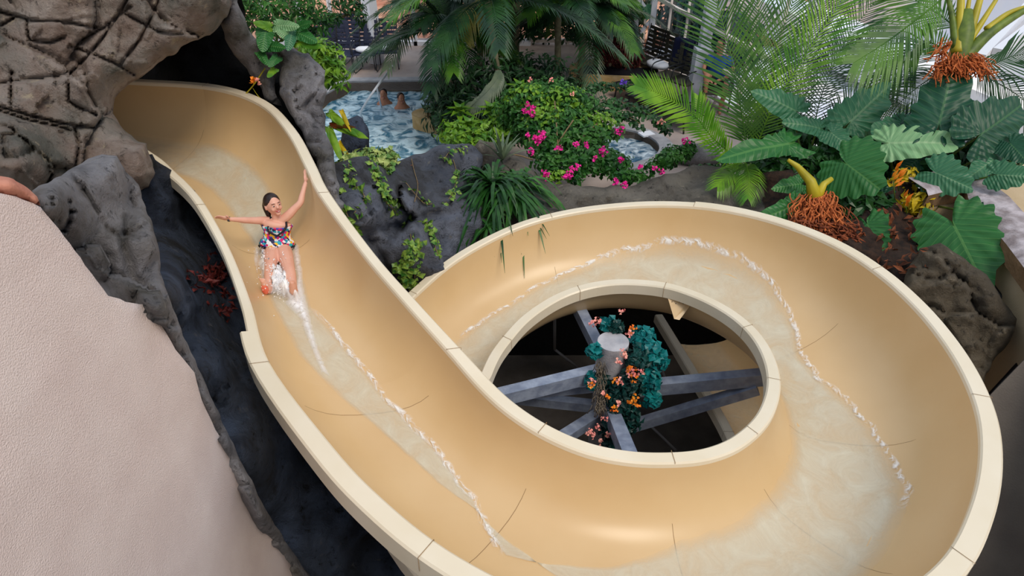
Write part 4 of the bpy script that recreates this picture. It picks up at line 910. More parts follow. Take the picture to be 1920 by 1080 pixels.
# elephant ears
e=thing('elephant_ear_plant',D(1530,360,8.5),'elephant ear plant with huge teal-green leaves above a ball of brown roots','plant')
e2=thing('elephant_ear_plant',D(1740,400,8.0),'right-hand elephant ear plant with very large leaves in front of the stone coping','plant')
UPC=lambda k:(TOCAM(D(1600,300,8))*(1-k)+V((0,0,1))*k).normalized()
EARS=[((1490,207,8.9),(1425,172,8.7),.42,'ear_teal',.3,e),((1597,226,9.0),(1672,155,9.0),.62,'ear_teal',.0,e),((1474,270,8.7),(1356,286,8.4),.38,'ear_green',.4,e),((1588,308,8.2),(1648,352,7.9),.85,'ear_green',.1,e),((1490,385,8.0),(1428,410,7.8),.28,'ear_green',.1,e),((1535,240,8.9),(1480,225,8.7),.3,'ear_teal',.4,e),((1560,250,8.8),(1600,280,8.6),.35,'ear_teal',.5,e),((1500,345,8.3),(1458,350,8.1),.25,'ear_green',.2,e),
((1762,228,8.1),(1792,108,8.15),.72,'ear_dark',.0,e2),((1842,250,7.9),(1930,190,7.9),.78,'ear_dark',-.1,e2),((1668,268,8.3),(1797,262,7.9),.50,'ear_pale',.35,e2),((1757,325,7.9),(1822,352,7.7),.52,'ear_teal',.15,e2),((1872,328,7.6),(1935,330,7.4),.36,'ear_teal',.2,e2),((1790,425,7.3),(1845,532,6.9),.82,'ear_green',.0,e2),((1627,422,7.9),(1648,476,7.6),.48,'ear_green',-.1,e2),((1700,235,8.6),(1640,240,8.5),.4,'ear_teal',.4,e2),((1720,300,8.5),(1680,330,8.4),.3,'ear_dark',.3,e2),((1655,370,8.2),(1690,400,8.1),.3,'ear_dark',.0,e2),((1862,300,7.9),(1820,330,7.8),.3,'ear_teal',.2,e2),((1895,270,7.8),(1925,300,7.6),.35,'ear_dark',.1,e2),((1825,400,7.4),(1860,450,7.2),.25,'ear_dark',-.1,e2),((1660,250,8.6),(1690,215,8.6),.3,'ear_dark',.1,e2)]
for i,(a,t,w,m,k,par) in enumerate(EARS):
    ear(D(*a),D(*t),w,m,par,UPC(k),.16,.5 if m!='ear_pale' else .35,.07,seed=i,nw=13+i%4)
for par,base,idx in ((e,(1530,350,8.4),range(0,8)),(e2,(1715,400,8.1),range(8,22))):
    mb=MB()
    for i in idx:
        a=D(*EARS[i][0]); b=D(base[0],base[1],base[2]+.5); a=a+(a-V((0,0,CAMZ))).normalized()*.02; m_=(a+b)/2+V((0,.22,-.02)); c=cr1([b,m_,a],5); mb.tube(c,[.022*(1-.6*k/len(c)) for k in range(len(c))],6)
    mb.build('stalk','stem_green',par)
mb=MB(); mb.tube([D(1528,372,8.0),D(1520,340,8.0),D(1495,312,7.95),D(1478,300,7.9)],[.09,.06,.035,.02],10); mb.tube([D(1530,372,8.0),D(1545,345,8.0),D(1560,335,8.0)],[.07,.04,.03],8); mb.build('stalk','petiole_yellow',e,label='thick yellow-green stump of cut stalks')
mb=MB()
for i in range(210):
    if i==110: mb.build('root_ball','fibre',e); mb=MB()
    x=1530+random.gauss(0,20 if i<110 else 30); y=R(358,378) if i<110 else R(385,415); p=[D(x,y,8.0)]; dx=random.gauss(0,1)
    n_=random.randint(3,6)
    for k in range(n_): x+=dx*5+random.gauss(0,6); y+=R(4,17); p.append(D(min(max(x,1478),1610),y,7.95-.05*k+R(-.06,.06)))
    mb.tube(cr1(p,2),R(.004,.012),4)
mb.build('root_ball','root',e,label='darker brown lower roots')
mb=MB()
for i in range(110):
    x=R(1490,1620); y=R(405,445)+(x-1490)*.12; p=[D(x,y,7.75)]
    for k in range(3): x+=random.gauss(4,8); y+=R(-2,10); p.append(D(x,y,7.7+R(-.05,.05)))
    mb.tube(cr1(p,2),R(.006,.014),5)
mb.build('root','root',e)
shrub('croton with yellow and orange leaves between the elephant ears',[(D(1700,340,8.2),(.18,.15,.2)),(D(1720,380,8.0),(.2,.15,.15)),(D(1690,380,8.2),(.2,.15,.12)),(D(1675,355,8.3),(.2,.15,.15))],330,.14,.05,'leaf_yellow')
for px,py,lb in ((1682,323,'upper orange heliconia flower between the elephant ears'),(1698,378,'lower orange heliconia flower below the elephant ears'),(1675,340,'small orange flower beside the yellow croton')):
    f=thing('heliconia_flower',D(px,py+25,8.0),lb,'flower'); mb=MB()
    for k in range(4): leaf(mb,D(px-3+2*k,py+6*k-8,7.85),V((R(-.6,.6),-.2,.6)),TOCAM(D(px,py,8)),.13,.04)
    mb.build('petal','orange',f); mb=MB(); mb.tube([D(px+3,py+35,8.05),D(px,py,7.87)],.006,5); mb.build('stem','stem_green',f)
shrub('dark green filler foliage behind the elephant ears',[(D(1480,320,8.9),(.4,.2,.25)),(D(1560,370,8.5),(.3,.2,.2)),(D(1620,320,8.9),(.5,.2,.3)),(D(1700,270,9.0),(.6,.2,.35)),(D(1640,400,8.2),(.35,.15,.25)),(D(1440,320,9.1),(.3,.2,.2)),(D(1780,310,8.5),(.4,.2,.25)),(D(1480,270,9.4),(.5,.2,.3)),(D(1560,300,9.0),(.4,.2,.3)),(D(1640,270,9.2),(.5,.2,.25)),(D(1850,290,8.4),(.4,.2,.25)),(D(1450,240,9.8),(.4,.2,.25)),(D(1580,240,9.6),(.4,.2,.2))],4200,.2,.08,'leaf_dark')
mb=MB()
for i in range(60): 
    h=hit(R(1650,1730),R(390,520))
    if h: leaf(mb,h[0]+h[1]*.03,rv(),h[1],.14,.05)
tag(mb.build('leaf_litter','brownleaf',smooth=False),'dead brown leaves littering the bank under the elephant ears','leaves',None,'stuff')
mb=MB()
for i in range(150):
    x,y=random.gauss(395,16),random.gauss(520,13)
    if i>120: x,y=random.gauss(415,10),random.gauss(570,14)
    h=hit(x,y)
    if h: leaf(mb,h[0]+h[1]*.03,rv(),(h[1]+rv()*.4).normalized(),.09,.05)
tag(mb.build('leaf_litter','redleaf',smooth=False),'clump of dead reddish leaves caught in the dark ravine','leaves',None,'stuff')
# flowers round the support column
ft=P(1150,640,.42); fc=thing('hanging_flower_arrangement',(colx,coly,-1.2),'trailing artificial flower arrangement with teal leaves wrapped round the central column','flowers')
mb=MB()
for px,py,z,r in ((1200,618,.45,(.13,.14,.09)),(1218,650,.35,(.12,.12,.14)),(1212,695,.1,(.12,.12,.16)),(1140,596,.47,(.10,.06,.04)),(1112,645,.4,(.03,.06,.05)),(1110,700,.1,(.05,.06,.06)),(1222,735,-.1,(.06,.06,.08)),(1235,660,.3,(.05,.06,.08))):
    cloud(mb,P(px,py,z)-V((0,.1,0)),r,int(60+r[0]*r[2]*6000),.085,.075,.5,.4)
mb.build('foliage','teal',fc,smooth=False,label='teal leaves')
mb=MB()
for px,py,z,r in ((1192,655,.35,(.12,.12,.12)),(1180,700,.05,(.16,.14,.18)),(1160,740,-.2,(.18,.14,.2)),(1150,790,-.5,(.16,.14,.2)),(1150,830,-.75,(.16,.14,.2)),(1150,596,.48,(.08,.06,.03)),(1165,720,-.1,(.2,.15,.2)),(1125,690,.05,(.05,.08,.1)),(1178,770,-.4,(.1,.1,.16))):
    cloud(mb,P(px,py,z)-V((0,.14,0)),r,int(80+r[0]*r[2]*6500),.08,.055,.3,.4)
mb.build('foliage','teal_dark',fc,smooth=False,label='dark leaves')
mb=MB()
for i in range(170):
    x=random.gauss(1122,5); y=R(655,745); p=P(x,y,.42-(y-620)/125*.45)-V((0,.19,0)); q=[p]
    for k in range(3): q.append(q[-1]+V((R(-.02,.02),R(-.02,.02),-R(.02,.05))))
    mb.tube(q,.004,3)
mb.build('hanging_moss','moss_grey',fc)
for px,py,k in ((1112,605,1),(1120,600,.8),(1167,584,.6),(1185,618,1.1),(1180,625,.8),(1168,660,.9),(1172,668,.8),(1185,690,1.4),(1192,697,1.4),(1188,708,1.3),(1182,700,1.2),(1205,695,.7),(1158,680,.8),(1156,716,1),(1162,715,1),(1110,715,.8),(1108,722,.7),(1190,745,1),(1183,752,.9),(1192,758,1),(1132,738,.5),(1160,755,.6),(1152,768,.9),(1134,785,.7),(1106,810,.8),(1112,816,.8),(1126,828,.6),(1136,745,.6),(1140,815,.6),(1122,800,.6)):
    c=P(px,py,.42-max(0,(py-640))/190*1.0); c=c+TOCAM(c)*.30; mb=MB()
    for _ in range(int(9*k)+4):
        v=rv(); leaf(mb,c+v*.03*k,rv(),(v+TOCAM(c)).normalized(),.035,.03)
    mb.build('flower','pink' if (px+py)%3 else 'orange',fc,smooth=False)
#@@PEOPLE
#@@PEOPLE
def fuse(o,vox,sm=4):
    m=o.modifiers.new('Remesh','REMESH'); m.mode='VOXEL'; m.voxel_size=vox; m.use_smooth_shade=True
    s=o.modifiers.new('Smooth','SMOOTH'); s.factor=.5; s.iterations=sm; return o
def hand(mb,w,T,Np,s=1.0,side=1,curl=.3):
    """palm plus four fingers of unequal length and a thumb from the palm's side"""
    T=T.normalized(); S=T.cross(Np).normalized()*side; Np=S.cross(T)*side
    M=Matrix((S,T,Np)).transposed()
    mb.ell(w+T*.036*s,(.030*s,.042*s,.013*s),M,12,8)
    for k,(o,l) in enumerate(((-.022,.052),(-.008,.060),(.007,.056),(.021,.043))):
        p=w+T*.066*s+S*o*s; l*=s; d1=(T+S*o*4).normalized(); d2=(d1+Np*curl).normalized(); d3=(d1+Np*curl*2.2).normalized()
        q=p+d1*l*.45; r=q+d2*l*.3; mb.tube([w+T*.05*s+S*o*.9*s,p,q,r,r+d3*l*.28],[.0075*s,.0072*s,.0066*s,.006*s,.0045*s],6)
    p=w+T*.02*s-S*.026*s; mb.tube([w+T*.012*s-S*.012*s,p,p+(T*.6-S*.8).normalized()*.026*s,p+(T*.85-S*.6).normalized()*.05*s],[.011*s,.010*s,.0085*s,.006*s],6)
def headm(mb,c,M,s=1.0):
    def fn(p):
        x,y,z=p
        f=1.0
        if z<0: f=1-.30*min(1,(-z/.11))**1.6; x*=f; 
        if y<0 and z<-.02: y*=.96
        if y<0: x*=1-.06*abs(y)/.09
        return V((x,y,z))
    mb.ell(c,(.074*s,.092*s,.108*s),M,24,18,fn)
    E=lambda o,r: mb.ell(c+M@V(o)*s,tuple(q*s for q in r),M,10,8)
    mb.tube([c+M@V((0,-.084,.022))*s,c+M@V((0,-.097,-.002))*s,c+M@V((0,-.108,-.022))*s],[.008*s,.010*s,.014*s],8)
    E((0,-.070,-.078),(.026,.022,.022)); E((.034,-.066,-.028),(.024,.018,.022)); E((-.034,-.066,-.028),(.024,.018,.022))
    E((0,-.078,.032),(.048,.014,.012)); E((.078,.008,-.008),(.008,.018,.028)); E((-.078,.008,-.008),(.008,.018,.028))
def face(head,c,M,s=1.0):
    for sg,nm in ((-1,'eye'),(1,'eye')):
        mb=MB(); mb.ell(c+M@V((sg*.030,-.0835,.008))*s,(.0095*s,.004*s,.0045*s),M,10,6); e=mb.build('eye','teeth',head)
        mb=MB(); mb.ell(c+M@V((sg*.030,-.0885,.007))*s,(.0078*s,.0036*s,.0056*s),M,8,6); mb.build('iris','eye_dark',e)
        mb=MB(); mb.tube([c+M@V((sg*.013,-.090,.027))*s,c+M@V((sg*.030,-.090,.033))*s,c+M@V((sg*.048,-.080,.027))*s],[.0022*s,.003*s,.0015*s],5); mb.build('eyebrow','hair',head)
    mb=MB(); mb.tube([c+M@V((-.027,-.082,-.044))*s,c+M@V((-.012,-.094,-.052))*s,c+M@V((0,-.097,-.053))*s,c+M@V((.012,-.094,-.052))*s,c+M@V((.027,-.082,-.044))*s],[.003*s,.0065*s,.007*s,.0065*s,.003*s],6); m_=mb.build('mouth','lip',head)
    mb=MB(); mb.ell(c+M@V((0,-.0995,-.051))*s,(.014*s,.004*s,.003*s),M,8,6); mb.build('teeth','teeth',m_)
WD=V((math.cos(.33),math.sin(.33),0))
# ---- the girl on the slide
J=D
hip=J(520,464,6.62); hl,hr=J(511,468,6.6),J(531,468,6.6)
girl=thing('person',sfc(near_station(620,390,'B'),.5),'girl in a colourful swimsuit sliding feet first with both arms spread','person')
nb=J(519,411,6.50); hc=J(512,384,6.42)
Mh=Matrix.Rotation(math.radians(44),3,'Z')@Matrix.Rotation(math.radians(10),3,'X')@Matrix.Rotation(math.radians(-8),3,'Y')
Mh=Matrix.Rotation(math.radians(44),3,'Z')@Matrix.Rotation(math.radians(-12),3,'X')
mb=MB()
HS=.98
headm(mb,hc,Mh,HS)
ax=(hip-nb)
mb.tube([hc-V((0,0,.05)),nb+V((0,0,.02)),nb-V((0,0,.05))],[.040,.040,.046],12)
tor=[nb-V((0,0,.015)),nb+ax*.12,nb+ax*.3,nb+ax*.52,nb+ax*.72,nb+ax*.92,hip+V((.0,0,-.03))]
mb.tube(cr1(tor,4),[x for x in [.035,.055,.070,.080,.086,.088,.085,.082,.079,.075,.073,.072,.071,.072,.074,.077,.081,.085,.088,.090,.090,.088,.085,.078,.06]],18,squash=1.55,pu0=WD)
sl,sr=nb+V((-.125,-.01,-.055)),nb+V((.125,.03,-.045))
sl=J(499,414,6.50); sr=J(540,404,6.50)
for s_,e_,w_ in ((sl,J(464,413,6.36),J(430,411,6.22)),(sr,J(563,380,6.50),J(573,342,6.50))):
    mb.tube(cr1([nb-V((0,0,.05)),s_,s_.lerp(e_,.5),e_,e_.lerp(w_,.35),w_],3),[.048,.047,.046,.044,.042,.040,.037,.035,.033,.032,.032,.031,.028,.024,.022,.019],10)
wl_=J(430,411,6.22); hand(mb,wl_,J(412,409,6.16)-wl_+V((0,0,.01)),V((0,.8,.5)),1.12,1,-.25)
wr_=J(573,342,6.50); hand(mb,wr_,J(571,312,6.52)-wr_,V((1,.1,.15)),1.1,-1,.1)
kl,al=J(508,507,6.33),J(503,543,6.13); kr,ar=J(544,512,6.33),J(551,546,6.12)
kl.z+=.03; kr.z+=.03
for h_,k_,a_,tx in ((hl,kl,al,-1),(hr,kr,ar,1)):
    mb.tube(cr1([h_,h_.lerp(k_,.45),k_,k_.lerp(a_,.4),a_],4),[.082,.081,.079,.076,.072,.067,.062,.057,.054,.052,.052,.051,.048,.044,.040,.036,.033],12)
    f_=(k_-a_).normalized(); toe=a_+V((tx*.015,-.03,.13)); toe.z=a_.z+.13
    mb.tube([a_+V((0,.02,-.025)),a_+V((0,-.01,.02)),a_.lerp(toe,.6),toe],[.034,.036,.034,.022],10,squash=1.1)
    for k in range(5): 
        t_=toe+V((tx*(.022-.011*k),0,.0)); mb.tube([t_-V((0,0,.01)),t_+V((0,-.004,.022-.003*k))],[.010-.001*k,.007],6)
body=mb.build('body','skin',girl); fuse(body,.0065,3)
face(body,hc,Mh,HS)
# soles catch the water: reddened sole of the near foot
mb=MB(); mb.ell(al+V((-.01,-.040,.035)),(.034,.020,.060),None,14,10); mb.build('foot_sole','sole_red',body,label='reddened bare sole')
# hair: swept back, wet
mb=MB()
def hf(p):
    x,y,z=p
    if y<-.02 and z<.055: k=1; y=max(y,-.02-.0*z)
    return V((x,y,z))
mb.ell(hc+Mh@V((0,.018,.020))*HS,(.082*HS,.092*HS,.103*HS),Mh@Matrix.Rotation(math.radians(18),3,'X'),20,14,lambda p:V((p.x,max(p.y,-.075+.75*max(0,.055-p.z)),p.z)))
mb.tube(cr1([hc+Mh@V((0,.08,.03)),hc+Mh@V((-.02,.115,-.02)),hc+Mh@V((-.035,.10,-.09)),hc+Mh@V((-.04,.09,-.15))],4),[.05,.05,.048,.045,.044,.042,.038,.034,.03,.026,.02,.014,.006],10)
hr_=mb.build('hair','hair',body); fuse(hr_,.008,3)
# swimsuit
def torso_pt(t): return tor_c[int(t*(len(tor_c)-1))]
tor_c=cr1(tor,4); rr_=[.035,.055,.070,.080,.086,.088,.085,.082,.079,.075,.073,.072,.071,.072,.074,.077,.081,.085,.088,.090,.090,.088,.085,.078,.06]
mb=MB(); mb.tube(tor_c[6:20],[rr_[i]*(1.10 if i<16 else 1.18)+.004 for i in range(6,20)],28,squash=1.55,pu0=WD); st=mb.build('swim_top','swimsuit',girl)
mb=MB(); mb.tube(tor_c[19:25],[.1,.1,.102,.101,.097,.08],24,squash=1.5,pu0=WD); mb.ell(hip+V((0,-.05,-.015)),(.11,.085,.05),None,14,8); st2=mb.build('swim_bottom','swimsuit',girl)
mb=MB(); mb.tube(tor_c[19:21],[.106,.116],26,squash=1.55,pu0=WD); mb.build('ruffle','black_cloth',st2)
mb=MB(); fr_=nb+ax*.38+V((.035,-.105,0))
for sg in (-1,1):
    a=nb+V((sg*.075,-.0,.0)); mb.tube(cr1([nb+WD*(sg*.060)+V((0,.03,.018)),nb+WD*(sg*.082)+V((.015,-.045,-.02)),nb+ax*.2+WD*(sg*.078)+V((.03,-.098,0)),fr_+V((0,-.012,0))],4),.010,6)
mb.build('strap','black_cloth',st,label='black neckline and shoulder straps')
mb=MB(); mb.tube([wl_-V((.012,0,0)),wl_+V((.004,0,0))],.024,10); mb.build('bracelet','silver_dark',girl)
# splash
def patch(name,poly,lift,label,m='splash',step=5,hmax=.05,seed=1,parent=None):
    mb=MB(); mb.useuv=True; idx={}; x0=min(p[0] for p in poly); x1=max(p[0] for p in poly); y0=min(p[1] for p in poly); y1=max(p[1] for p in poly)
    nx=int((x1-x0)/step)+1; ny=int((y1-y0)/step)+1
    for j in range(ny+1):
        for i in range(nx+1):
            x=x0+i*step; y=y0+j*step
            if inpoly(x,y,poly):
                h=hit(x,y,CHAN)
                if h:
                    b=min(1,bdist(x,y,poly)/14); n_=noise.fractal(V((x*.11,y*.11,seed)),1,2,4); p=h[0]+h[1]*(lift+hmax*b*(.5+.45*n_)); idx[i,j]=mb.a(p,(p.x*2,p.y*2),b)
    for j in range(ny):
        for i in range(nx):
            q=[(i,j),(i,j+1),(i+1,j+1),(i+1,j)]
            if all(k in idx for k in q): mb.face(*[idx[k] for k in q])
    o=mb.build(name,m); tag(o,label,'foam',None,'stuff'); return o
patch('splash_foam',[(487,478),(500,470),(515,505),(530,500),(548,520),(565,545),(575,570),(560,580),(540,572),(515,560),(498,556),(486,530),(480,500)],.03,'white splashing foam around the shins and feet of the sliding girl',step=3,hmax=.19,seed=2)
patch('splash_foam',[(550,460),(562,455),(568,490),(572,540),(585,600),(600,660),(622,712),(600,700),(575,640),(560,600),(530,570),(545,555),(556,520),(550,490)],.015,'pale foamy wake running down the slide from the feet of the girl',step=3,hmax=.05,seed=4)
patch('splash_foam',[(478,460),(490,470),(484,510),(492,545),(480,520),(473,490)],.015,'thin foam film on the slide left of the legs of the girl',step=3,hmax=.04,seed=6)
mb=MB()
for i in range(260):
    x=random.gauss(515,20); y=random.gauss(528,22); h=hit(x,y,CHAN)
    if h: r=R(.002,.006); mb.ell(h[0]+V((0,-.1,0))*R(0,1)+h[1]*R(.03,.24),(r,r,r*R(1,1.6)),None,6,4)
tag(mb.build('splash_droplets','droplet'),'white water droplets thrown up around the feet of the girl','droplets',None,'stuff')
# ---- man in blue shirt
mf=P(1335,207,0); mx,my=mf.x,mf.y
man=thing('person',(mx,my,0),'seated man in a blue t-shirt and dark shorts, hands on his raised knee','person')
def Q(x,y,z): return V((mx+x,my+y,z))
mb=MB(); mhc=Q(.05,.35,1.22); MM=Matrix.Rotation(math.radians(-50),3,'Z')
headm(mb,mhc,MM,1.05); mb.tube([mhc-V((0,0,.06)),Q(.07,.36,1.02)],[.055,.06],10)
mb.tube([Q(.07,.36,1.04),Q(.08,.37,.9),Q(.1,.38,.7),Q(.1,.38,.48)],[.07,.13,.135,.14],14,squash=1.4)
for sg,el_,wr2 in ((-1,Q(-.25,.2,.78),Q(-.18,-.05,.66)),(1,Q(.32,.15,.72),Q(-.02,-.03,.62))):
    s_=Q(.08+sg*.2,.36,.97); mb.tube(cr1([Q(.08,.36,.98),s_,el_,wr2],4),[.06,.06,.058,.056,.052,.048,.045,.042,.040,.036,.032,.028,.024],10); hand(mb,wr2,V((.3*-sg,-.5,-.3)),V((0,0,1)),1.1,sg,.5)
for hp,kn,an,ft_ in ((Q(-.02,.3,.5),Q(-.24,-.06,.74),Q(-.22,-.1,.33),Q(-.30,-.24,.28)),(Q(.2,.3,.5),Q(.16,-.12,.48),Q(.12,-.10,.08),Q(.08,-.28,.03))):
    mb.tube(cr1([hp,kn,an],6),[.09,.088,.085,.08,.075,.068,.062,.058,.055,.05,.045,.04,.037],10); mb.tube([an-V((0,-.03,.03)),an+V((0,-.05,-.03)),ft_],[.038,.04,.028],8)
mbody=mb.build('body','skin_tan',man); fuse(mbody,.012,2); face(mbody,mhc,MM,1.05)
mb=MB(); mb.ell(mhc+MM@V((0,.015,.03)),(.084,.098,.1),MM,14,10,lambda p:V((p.x,max(p.y,-.05),max(p.z,-.05)))); mb.build('hair','hair',mbody)
mb=MB(); mb.tube([Q(.07,.36,1.03),Q(.08,.37,.92),Q(.1,.38,.7),Q(.1,.38,.46)],[.09,.15,.155,.165],18,squash=1.42)
for sg,el_ in ((-1,Q(-.25,.2,.78)),(1,Q(.32,.15,.72))):
    s_=Q(.08+sg*.17,.36,.98); mb.tube([s_,s_.lerp(el_,.6)],[.085,.08],10)
mb.build('shirt','blue_shirt',man)
mb=MB()
for hp,kn in ((Q(-.02,.3,.5),Q(-.24,-.06,.74)),(Q(.2,.3,.5),Q(.16,-.12,.48))): mb.tube([hp,hp.lerp(kn,.75)],[.11,.1],12)
mb.build('shorts','dark_shorts',man)
# ---- swimmers
for i,(px,py,lb) in enumerate(((719,176,'swimmer with wet dark hair up to the shoulders in the pool, left one'),(752,184,'swimmer beside the palm frond in the pool, right one'))):
    c=P(px,py,.0); s=thing('person',(c.x,c.y,-.4),lb,'person'); mb=MB(); M=Matrix.Rotation(.5*i,3,'Z'); headm(mb,V((c.x,c.y,.0)),M,1); mb.tube([V((c.x,c.y,-.05)),V((c.x,c.y,-.14)),V((c.x,c.y+.02,-.22)),V((c.x,c.y+.03,-.5))],[.05,.07,.12,.12],12,squash=1.5)
    b=mb.build('body','skin_tan',s); fuse(b,.012,2); face(b,V((c.x,c.y,0)),M,1)
    mb=MB(); mb.ell(V((c.x,c.y,0))+M@V((0,.015,.025)),(.082,.096,.1),M,14,10,lambda p:V((p.x,max(p.y,-.05),max(p.z,-.04)))); mb.build('hair','hair',b)
# ---------------------------------------------------------------- furniture
def chair(label,fm,cm):
    e=thing('pool_chair',(0,0,0),label,'chair')
    W=.56
    mb=MB(); mb.box((0,0,.40),(W,.52,.03)); mb.build('seat',cm,e,smooth=False)
    bk=MB(); n=7
    for i in range(n):
        z=.47+i*.09; y=.27+.10*(z-.4)/.6*1.2; bk.box((0,y,z),(W,.015,.066))
    bk.box((0,.31,.74),(.10,.01,.6)); bk.build('backrest',cm,e,smooth=False)
    for sx in (-1,1):
        mb=MB(); mb.tube(cr1([(sx*W/2,.26,.42),(sx*W/2,.34,.75),(sx*W/2,.40,1.08)],3),.014,6); mb.build('back_frame',fm,e)
        mb=MB(); mb.tube(cr1([(sx*W/2,.3,.64),(sx*W/2,.0,.66),(sx*W/2,-.24,.62),(sx*W/2,-.27,.40)],4),.013,6); mb.build('armrest',fm,e)
        mb=MB(); mb.tube(cr1([(sx*W/2,-.26,.40),(sx*W/2,-.30,.12),(sx*W/2,-.2,.015),(sx*W/2,.2,.015)],4),.013,6); mb.build('leg',fm,e)
        mb=MB(); mb.tube([(sx*W/2,.24,.40),(sx*W/2,.28,.015)],.013,6); mb.build('leg',fm,e)
    return e
c0=chair('x','chair_frame','chair_navy'); c1=chair('x','chair_frame','mesh_olive')
def put(src,first,px,py,rz,label,sc_=1.0,group=None):
    o=src if first else copy_tree(src); p=P(px,py,0); o.location=p; o.rotation_euler=(0,0,rz); o['label']=label
    if group: o['group']=group
    return o
gp='navy pool chairs on the far deck'
for i,(px,py,rz,lb) in enumerate(((652,132,-.15,'navy pool chair nearest the yellow-green bush, in the front row'),(689,130,.0,'tall-backed navy pool chair in front of the white post with a rolled towel'),(668,114,.1,'navy pool chair in the back row between two front chairs'),(632,116,-.1,'navy pool chair in the back row left of the front chair'),(608,126,-.2,'leftmost navy pool chair half behind the bush'),(727,126,.1,'navy pool chair partly behind palm fronds with a white towel'))):
    put(c0,i==0,px,py,rz,lb,group=gp)
gp='olive mesh chairs by the glazed wall'
for i,(px,py,rz,lb) in enumerate(((1199,142,-1.1,'olive mesh chair beside the round planter at the foot of the truss'),(1222,152,-1.1,'olive mesh chair directly right of the truss post'),(1250,176,-.9,'olive mesh chair with the navy towel over its back'),(1276,186,-.9,'olive mesh chair between the navy towel and the white column'),(1338,206,-.3,'chair in which the man in blue sits'))):
    put(c1,i==0,px,py,rz,lb,group=gp)
# remember: chair the man sits in
def towel(p,s,m,label,rz=0,flat=False):
    mb=MB(); p=V(p)
    def fn(q): return V((q.x,q.y,q.z*(1+.3*noise.noise(q*20))))
    mb.ell(p+V((0,0,s[2])),s,Matrix.Rotation(rz,3,'Z'),14,8,fn); tag(mb.build('towel',m),label,'towel')
q=P(689,130,0); towel((q.x-.02,q.y-.05,.415),(.2,.15,.07),'towel_white','rolled white towel on the seat of the tall navy chair')
q=P(727,126,0); towel((q.x,q.y-.05,.415),(.2,.15,.08),'towel_white','white towel heaped on the navy chair behind the palm fronds')
q=P(632,116,0); towel((q.x+.1,q.y-.05,.415),(.18,.14,.06),'towel_white','white towel on the back-row navy chair at the left')
q=P(1222,160,0); towel((q.x+.05,q.y-.1,.415),(.3,.2,.09),'towel_white','white and green bundle of towel on the mesh chair by the truss',-1)
# navy towel over chair back
q=P(1250,176,0); mb=MB(); M=Matrix.Rotation(-.9,3,'Z'); S_=M@V((1,0,0)); Fd=M@V((0,-1,0)); bp_=q+M@V((0,.41,1.1))
for side,l in ((1,.62),(-1,.35)):
    rows=[]
    for j in range(9):
        row=[]
        for i in range(9):
            u=(i/8-.5)*.5; row.append(mb.a(bp_+S_*u+Fd*(side*(.03+.05*j/8)+.02*math.sin(i*1.7+side))-V((0,0,l*j/8))))
        rows.append(row)
    for r0,r1 in zip(rows,rows[1:]):
        for i in range(8): mb.face(r0[i],r0[i+1],r1[i+1],r1[i])
tw=mb.build('towel','towel_navy'); tag(tw,'navy towel draped over the back of a mesh chair','towel'); so=tw.modifiers.new('Solid','SOLIDIFY'); so.thickness=.02
# low loungers
def lounger(px,py,rz,label):
    p=P(px,py,0); e=thing('sun_lounger',p,label,'sun lounger','low dark loungers beside the hot tub'); M=Matrix.Rotation(rz,3,'Z'); T_=lambda v:p+M@V(v)
    mb=MB(); mb.box(T_((0,0,.3)),(.62,1.7,.05),M); mb.build('bed','black_cloth',e,smooth=False)
    for sx in (-1,1):
        for sy in (-1,1): mb=MB(); mb.tube([T_((sx*.28,sy*.75,.3)),T_((sx*.28,sy*.8,0))],.018,6); mb.build('leg','chair_frame',e)
lounger(1160,160,1.45,'black low lounger in front of the round planter'); lounger(1215,200,.5,'dark low lounger behind the trailing vine'); lounger(1245,222,.6,'dark low lounger nearest the hot tub, under the fern frond')
q=P(1212,254,0); mb=MB(); mb.box((q.x,q.y,.03),(.26,.2,.03),Matrix.Rotation(.4,3,'Z')); tag(mb.build('folded_towel','towel_white',smooth=False),'small folded white towel lying on the deck behind the hot tub','towel')
# pool handrail
mb=MB(); mb.tube(cr1([P(738,122,0),P(733,128,.75),P(705,165,.75),P(682,200,.35),P(676,214,.1),P(680,222,-.3)],5),.022,8); h_=mb.build('handrail','white_paint'); tag(h_,'white handrail curving from the deck down into the pool','handrail')
mb=MB(); mb.tube([P(706,163,.75),P(716,205,-.4)],.018,8); mb.build('post','white_paint',h_)
# ---------------------------------------------------------------- glass house frame
pf=P(708,118,0)
def post(name,label,segs,m,cat='post',kind='structure'):
    mb=MB()
    for a,b,w_,h_ in segs: mb.beam(a,b,w_,h_)
    o=mb.build(name,m,smooth=False); tag(o,label,cat if kind!='structure' else None,None,kind); return o
post('trim_1',None,[(pf,D(682,-60,pf.y*CT+ (CAMZ-3)*ST+.4),.22,.3)],'white_paint')
ra=P(640,118,0); 
post('trim_2',None,[(V((-10,18.3,1.55)),V((.5,18.3,1.55)),.1,.14),(V((-10,18.3,.05)),V((.5,18.3,.05)),.12,.12)],'white_paint')
for i,px in enumerate((628,570,505,780)):
    b=P(px,100,0); b.y=18.3; b.x=(px-960)/F*(18.3*CT+4.9*ST)
    post('trim_%d'%(3+i),None,[(b,b+V((0,0,5)),.09,.12)],'white_paint')
mb=MB(); mb.poly([(-10,18.35,0),(.5,18.35,0),(.5,18.35,5),(-10,18.35,5)]); tag(mb.build('window_1','glass',smooth=False),kind='structure')
